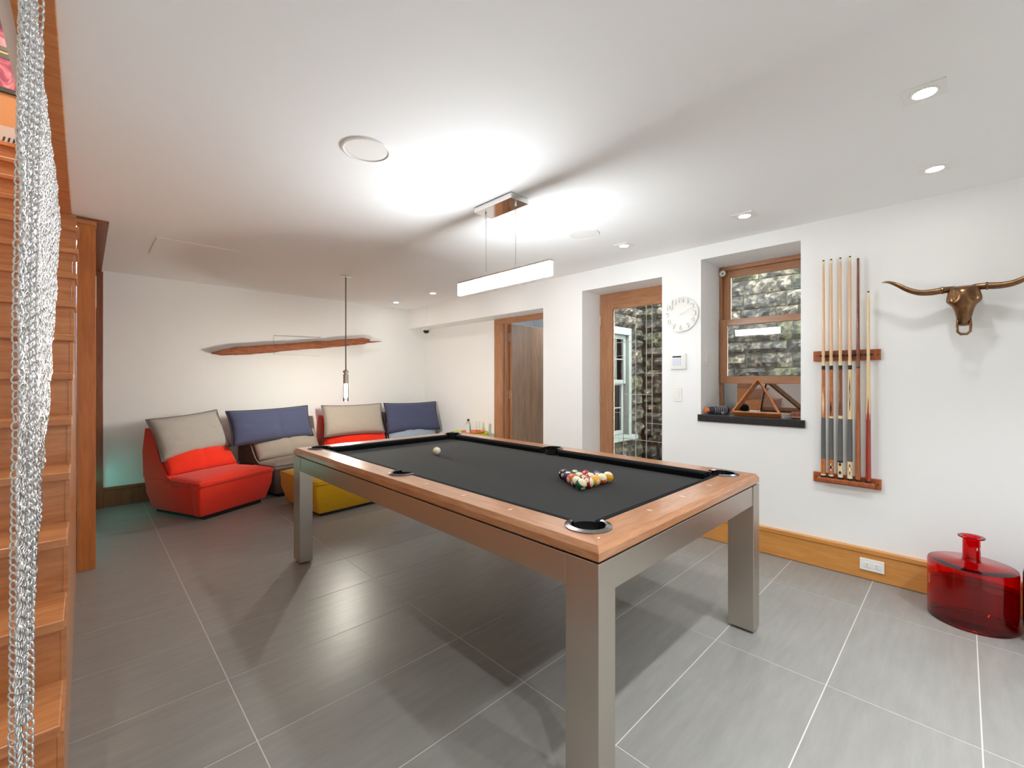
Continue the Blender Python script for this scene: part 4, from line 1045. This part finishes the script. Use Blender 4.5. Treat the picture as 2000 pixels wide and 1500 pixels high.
# ================================================================== SILL OBJECTS
zs = 1.012
br = empty('brush_roll', (3.80, 1.425, zs), (0, 0, D(-123)), 'dark blue striped fabric roll with an orange wooden end on the sill', 'roll')
R0 = .032
prof_ = [(0, -.085), (.024, -.085), (.030, -.07)]
for k in range(14):
    z = -.065+k*.012; rr = R0*(1-.35*max(0, (k-8)/6)); prof_ += [(rr, z), (rr+.003, z+.006)]
prof_ += [(.010, .115), (0, .12)]
lathe('fabric_roll', prof_, 'pip_blue', br, 20, loc=(0, 0, .033), rot=(PI/2, 0, 0))
for k in range(7):
    z = -.05+k*.017; rr = R0*(1-.35*max(0, (z-.03)/.07))+.0035
    o = tube('stripe', [(rr*math.cos(a), 0, rr*math.sin(a)) for a in np.linspace(0, 2*PI, 18, endpoint=False)], .0022, 'fab_sil', br, 5, closed=True, loc=(0, -z, .033))
lathe('wooden_end', [(0, .084), (.020, .084), (.022, .12), (.019, .126), (0, .127)], 'orange', br, 20, loc=(0, 0, .033), rot=(PI/2, 0, 0))
tg = setp(bev(box('chalk_holder', -.03, .03, -.012, .012, 0, .024, 'grey', None, loc=(3.80, 1.385, zs)), .008, 3), 'small grey oval holder in front of the fabric roll', 'chalk holder')
tr_ = empty('ball_rack', (3.74, 1.13, zs), label='wooden triangular ball rack leaning against the window', cat='ball rack')
A_, B_, C_ = Vector((3.730, 1.290, zs+.020)), Vector((3.730, .955, zs+.020)), Vector((3.975, 1.175, zs+.285))
def bar_between(nm, p, q, wd, th, nrm):
    d = (q-p).normalized(); n_ = (nrm-d*nrm.dot(d)).normalized(); c = d.cross(n_)
    v = [e+c*a*th/2+n_*b*wd/2 for e in (p, q) for a, b in ((-1, -1), (1, -1), (1, 1), (-1, 1))]
    o = pyd(nm, v, [(0, 1, 2, 3), (7, 6, 5, 4), (0, 4, 5, 1), (1, 5, 6, 2), (2, 6, 7, 3), (3, 7, 4, 0)], 'trianglewood', tr_, world=True); weld(o); bev(o, .003, 2)
nrm = (B_-A_).cross(C_-A_).normalized()
bar_between('side_bar', A_, B_, .05, .013, nrm)
def arc_corner(p, a, b, r, n=7):
    u = (a-p).normalized(); w_ = (b-p).normalized()
    return [p+u*r*(1-t)**2+w_*r*t*t+(u*r+w_*r)*0 for t in np.linspace(0, 1, n)]
path = [A_]+arc_corner(C_, A_, B_, .05)+[B_]
v = []; f = []
ins = (A_+B_+C_)/3
for i, p_ in enumerate(path):
    d = (path[min(i+1, len(path)-1)]-path[max(i-1, 0)]).normalized(); c = d.cross(nrm).normalized()
    for a, b in ((-1, -1), (1, -1), (1, 1), (-1, 1)): v.append(p_+c*a*.0065+nrm*b*.025)
for i in range(len(path)-1):
    for k in range(4): f.append((i*4+k, i*4+(k+1) % 4, i*4+4+(k+1) % 4, i*4+4+k))
f += [(0, 1, 2, 3), tuple(len(v)-4+k for k in range(4))]
o = pyd('bent_side', v, f, 'trianglewood', tr_, world=True); weld(o); bev(o, .002, 2)
cb = empty('chalk_box', (3.79, .862, zs), (0, 0, D(8)), 'small dark mesh box with a pinkish strip at the right end of the sill', 'box')
box('body', -.045, .045, -.036, .036, 0, .046, 'rose', cb, .006)
box('strip', -.0465, -.045, -.030, .030, .006, .018, 'fab_red', cb).data.materials[0] = plain('dusty_pink', srgb(176, 110, 100), .5)
tube('wire_loop', [(-.05+.02*math.cos(a)-.02, .03+.03*math.sin(a), .012) for a in np.linspace(0, 2*PI, 14, endpoint=False)], .003, 'grey', cb, 6, closed=True)

# ================================================================== GLASS BOTTLES ON THE FLOOR
rb = empty('red_glass_bottle', (3.43, -.03, .001), label='large round red glass bottle with a narrow neck on the floor', cat='bottle')
H_ = .31; RR = .175
outer = [(0, 0), (RR-.012, 0), (RR-.003, .004), (RR, .014), (RR, H_-.012), (RR-.004, H_-.003), (RR-.012, H_), (.05, H_+.006), (.038, H_+.012), (.035, H_+.03), (.035, H_+.125), (.040, H_+.132), (.052, H_+.137), (.054, H_+.142), (.050, H_+.145)]
inner = [(.036, H_+.143), (.031, H_+.13), (.031, H_+.03), (.032, H_+.004), (.045, H_-.003), (RR-.014, H_-.008), (RR-.008, H_-.016), (RR-.008, .022), (RR-.02, .010), (0, .010)]
lathe('glass', outer+inner, 'redglass', rb, 72)
lathe('label_dot', [(0, .0008), (.012, .0008), (.0125, 0)], 'pearl', rb, 16, loc=(-.033*.62, -.033*.80, H_+.085), rot=Vector((-.62, -.80, 0)).to_track_quat('Z', 'Y').to_euler())
db = empty('dark_glass_bottle', (3.385, -.338, .001), label='dark violet glass bottle at the right edge beside the red one', cat='bottle')
lathe('glass', [(0, 0), (.085, 0), (.10, .01), (.128, .06), (.13, .10), (.13, .33), (.12, .38), (.05, .42), (.035, .45), (.035, .56), (.05, .57), (.045, .572), (.030, .565), (.030, .45), (.045, .415), (.114, .375), (.123, .33), (.123, .10), (.120, .065), (.092, .02), (0, .015)], 'darkglass', db, 48)
# added teal glow strip hidden behind the post, for an unknown teal source
M['teal_emit'] = emit('added_teal_glow', (.05, .95, .80, 1), 3.2)
ls = empty('added_glow_strip', (.05, 5.6, .3), label='added unseen teal glow strip on the wooden panel behind the post', cat='added light')
box('channel', .05, .060, 5.15, 6.0, .29, .33, 'nickel', ls, world=True)
box('glow', .060, .064, 5.15, 6.0, .295, .325, 'teal_emit', ls, world=True)
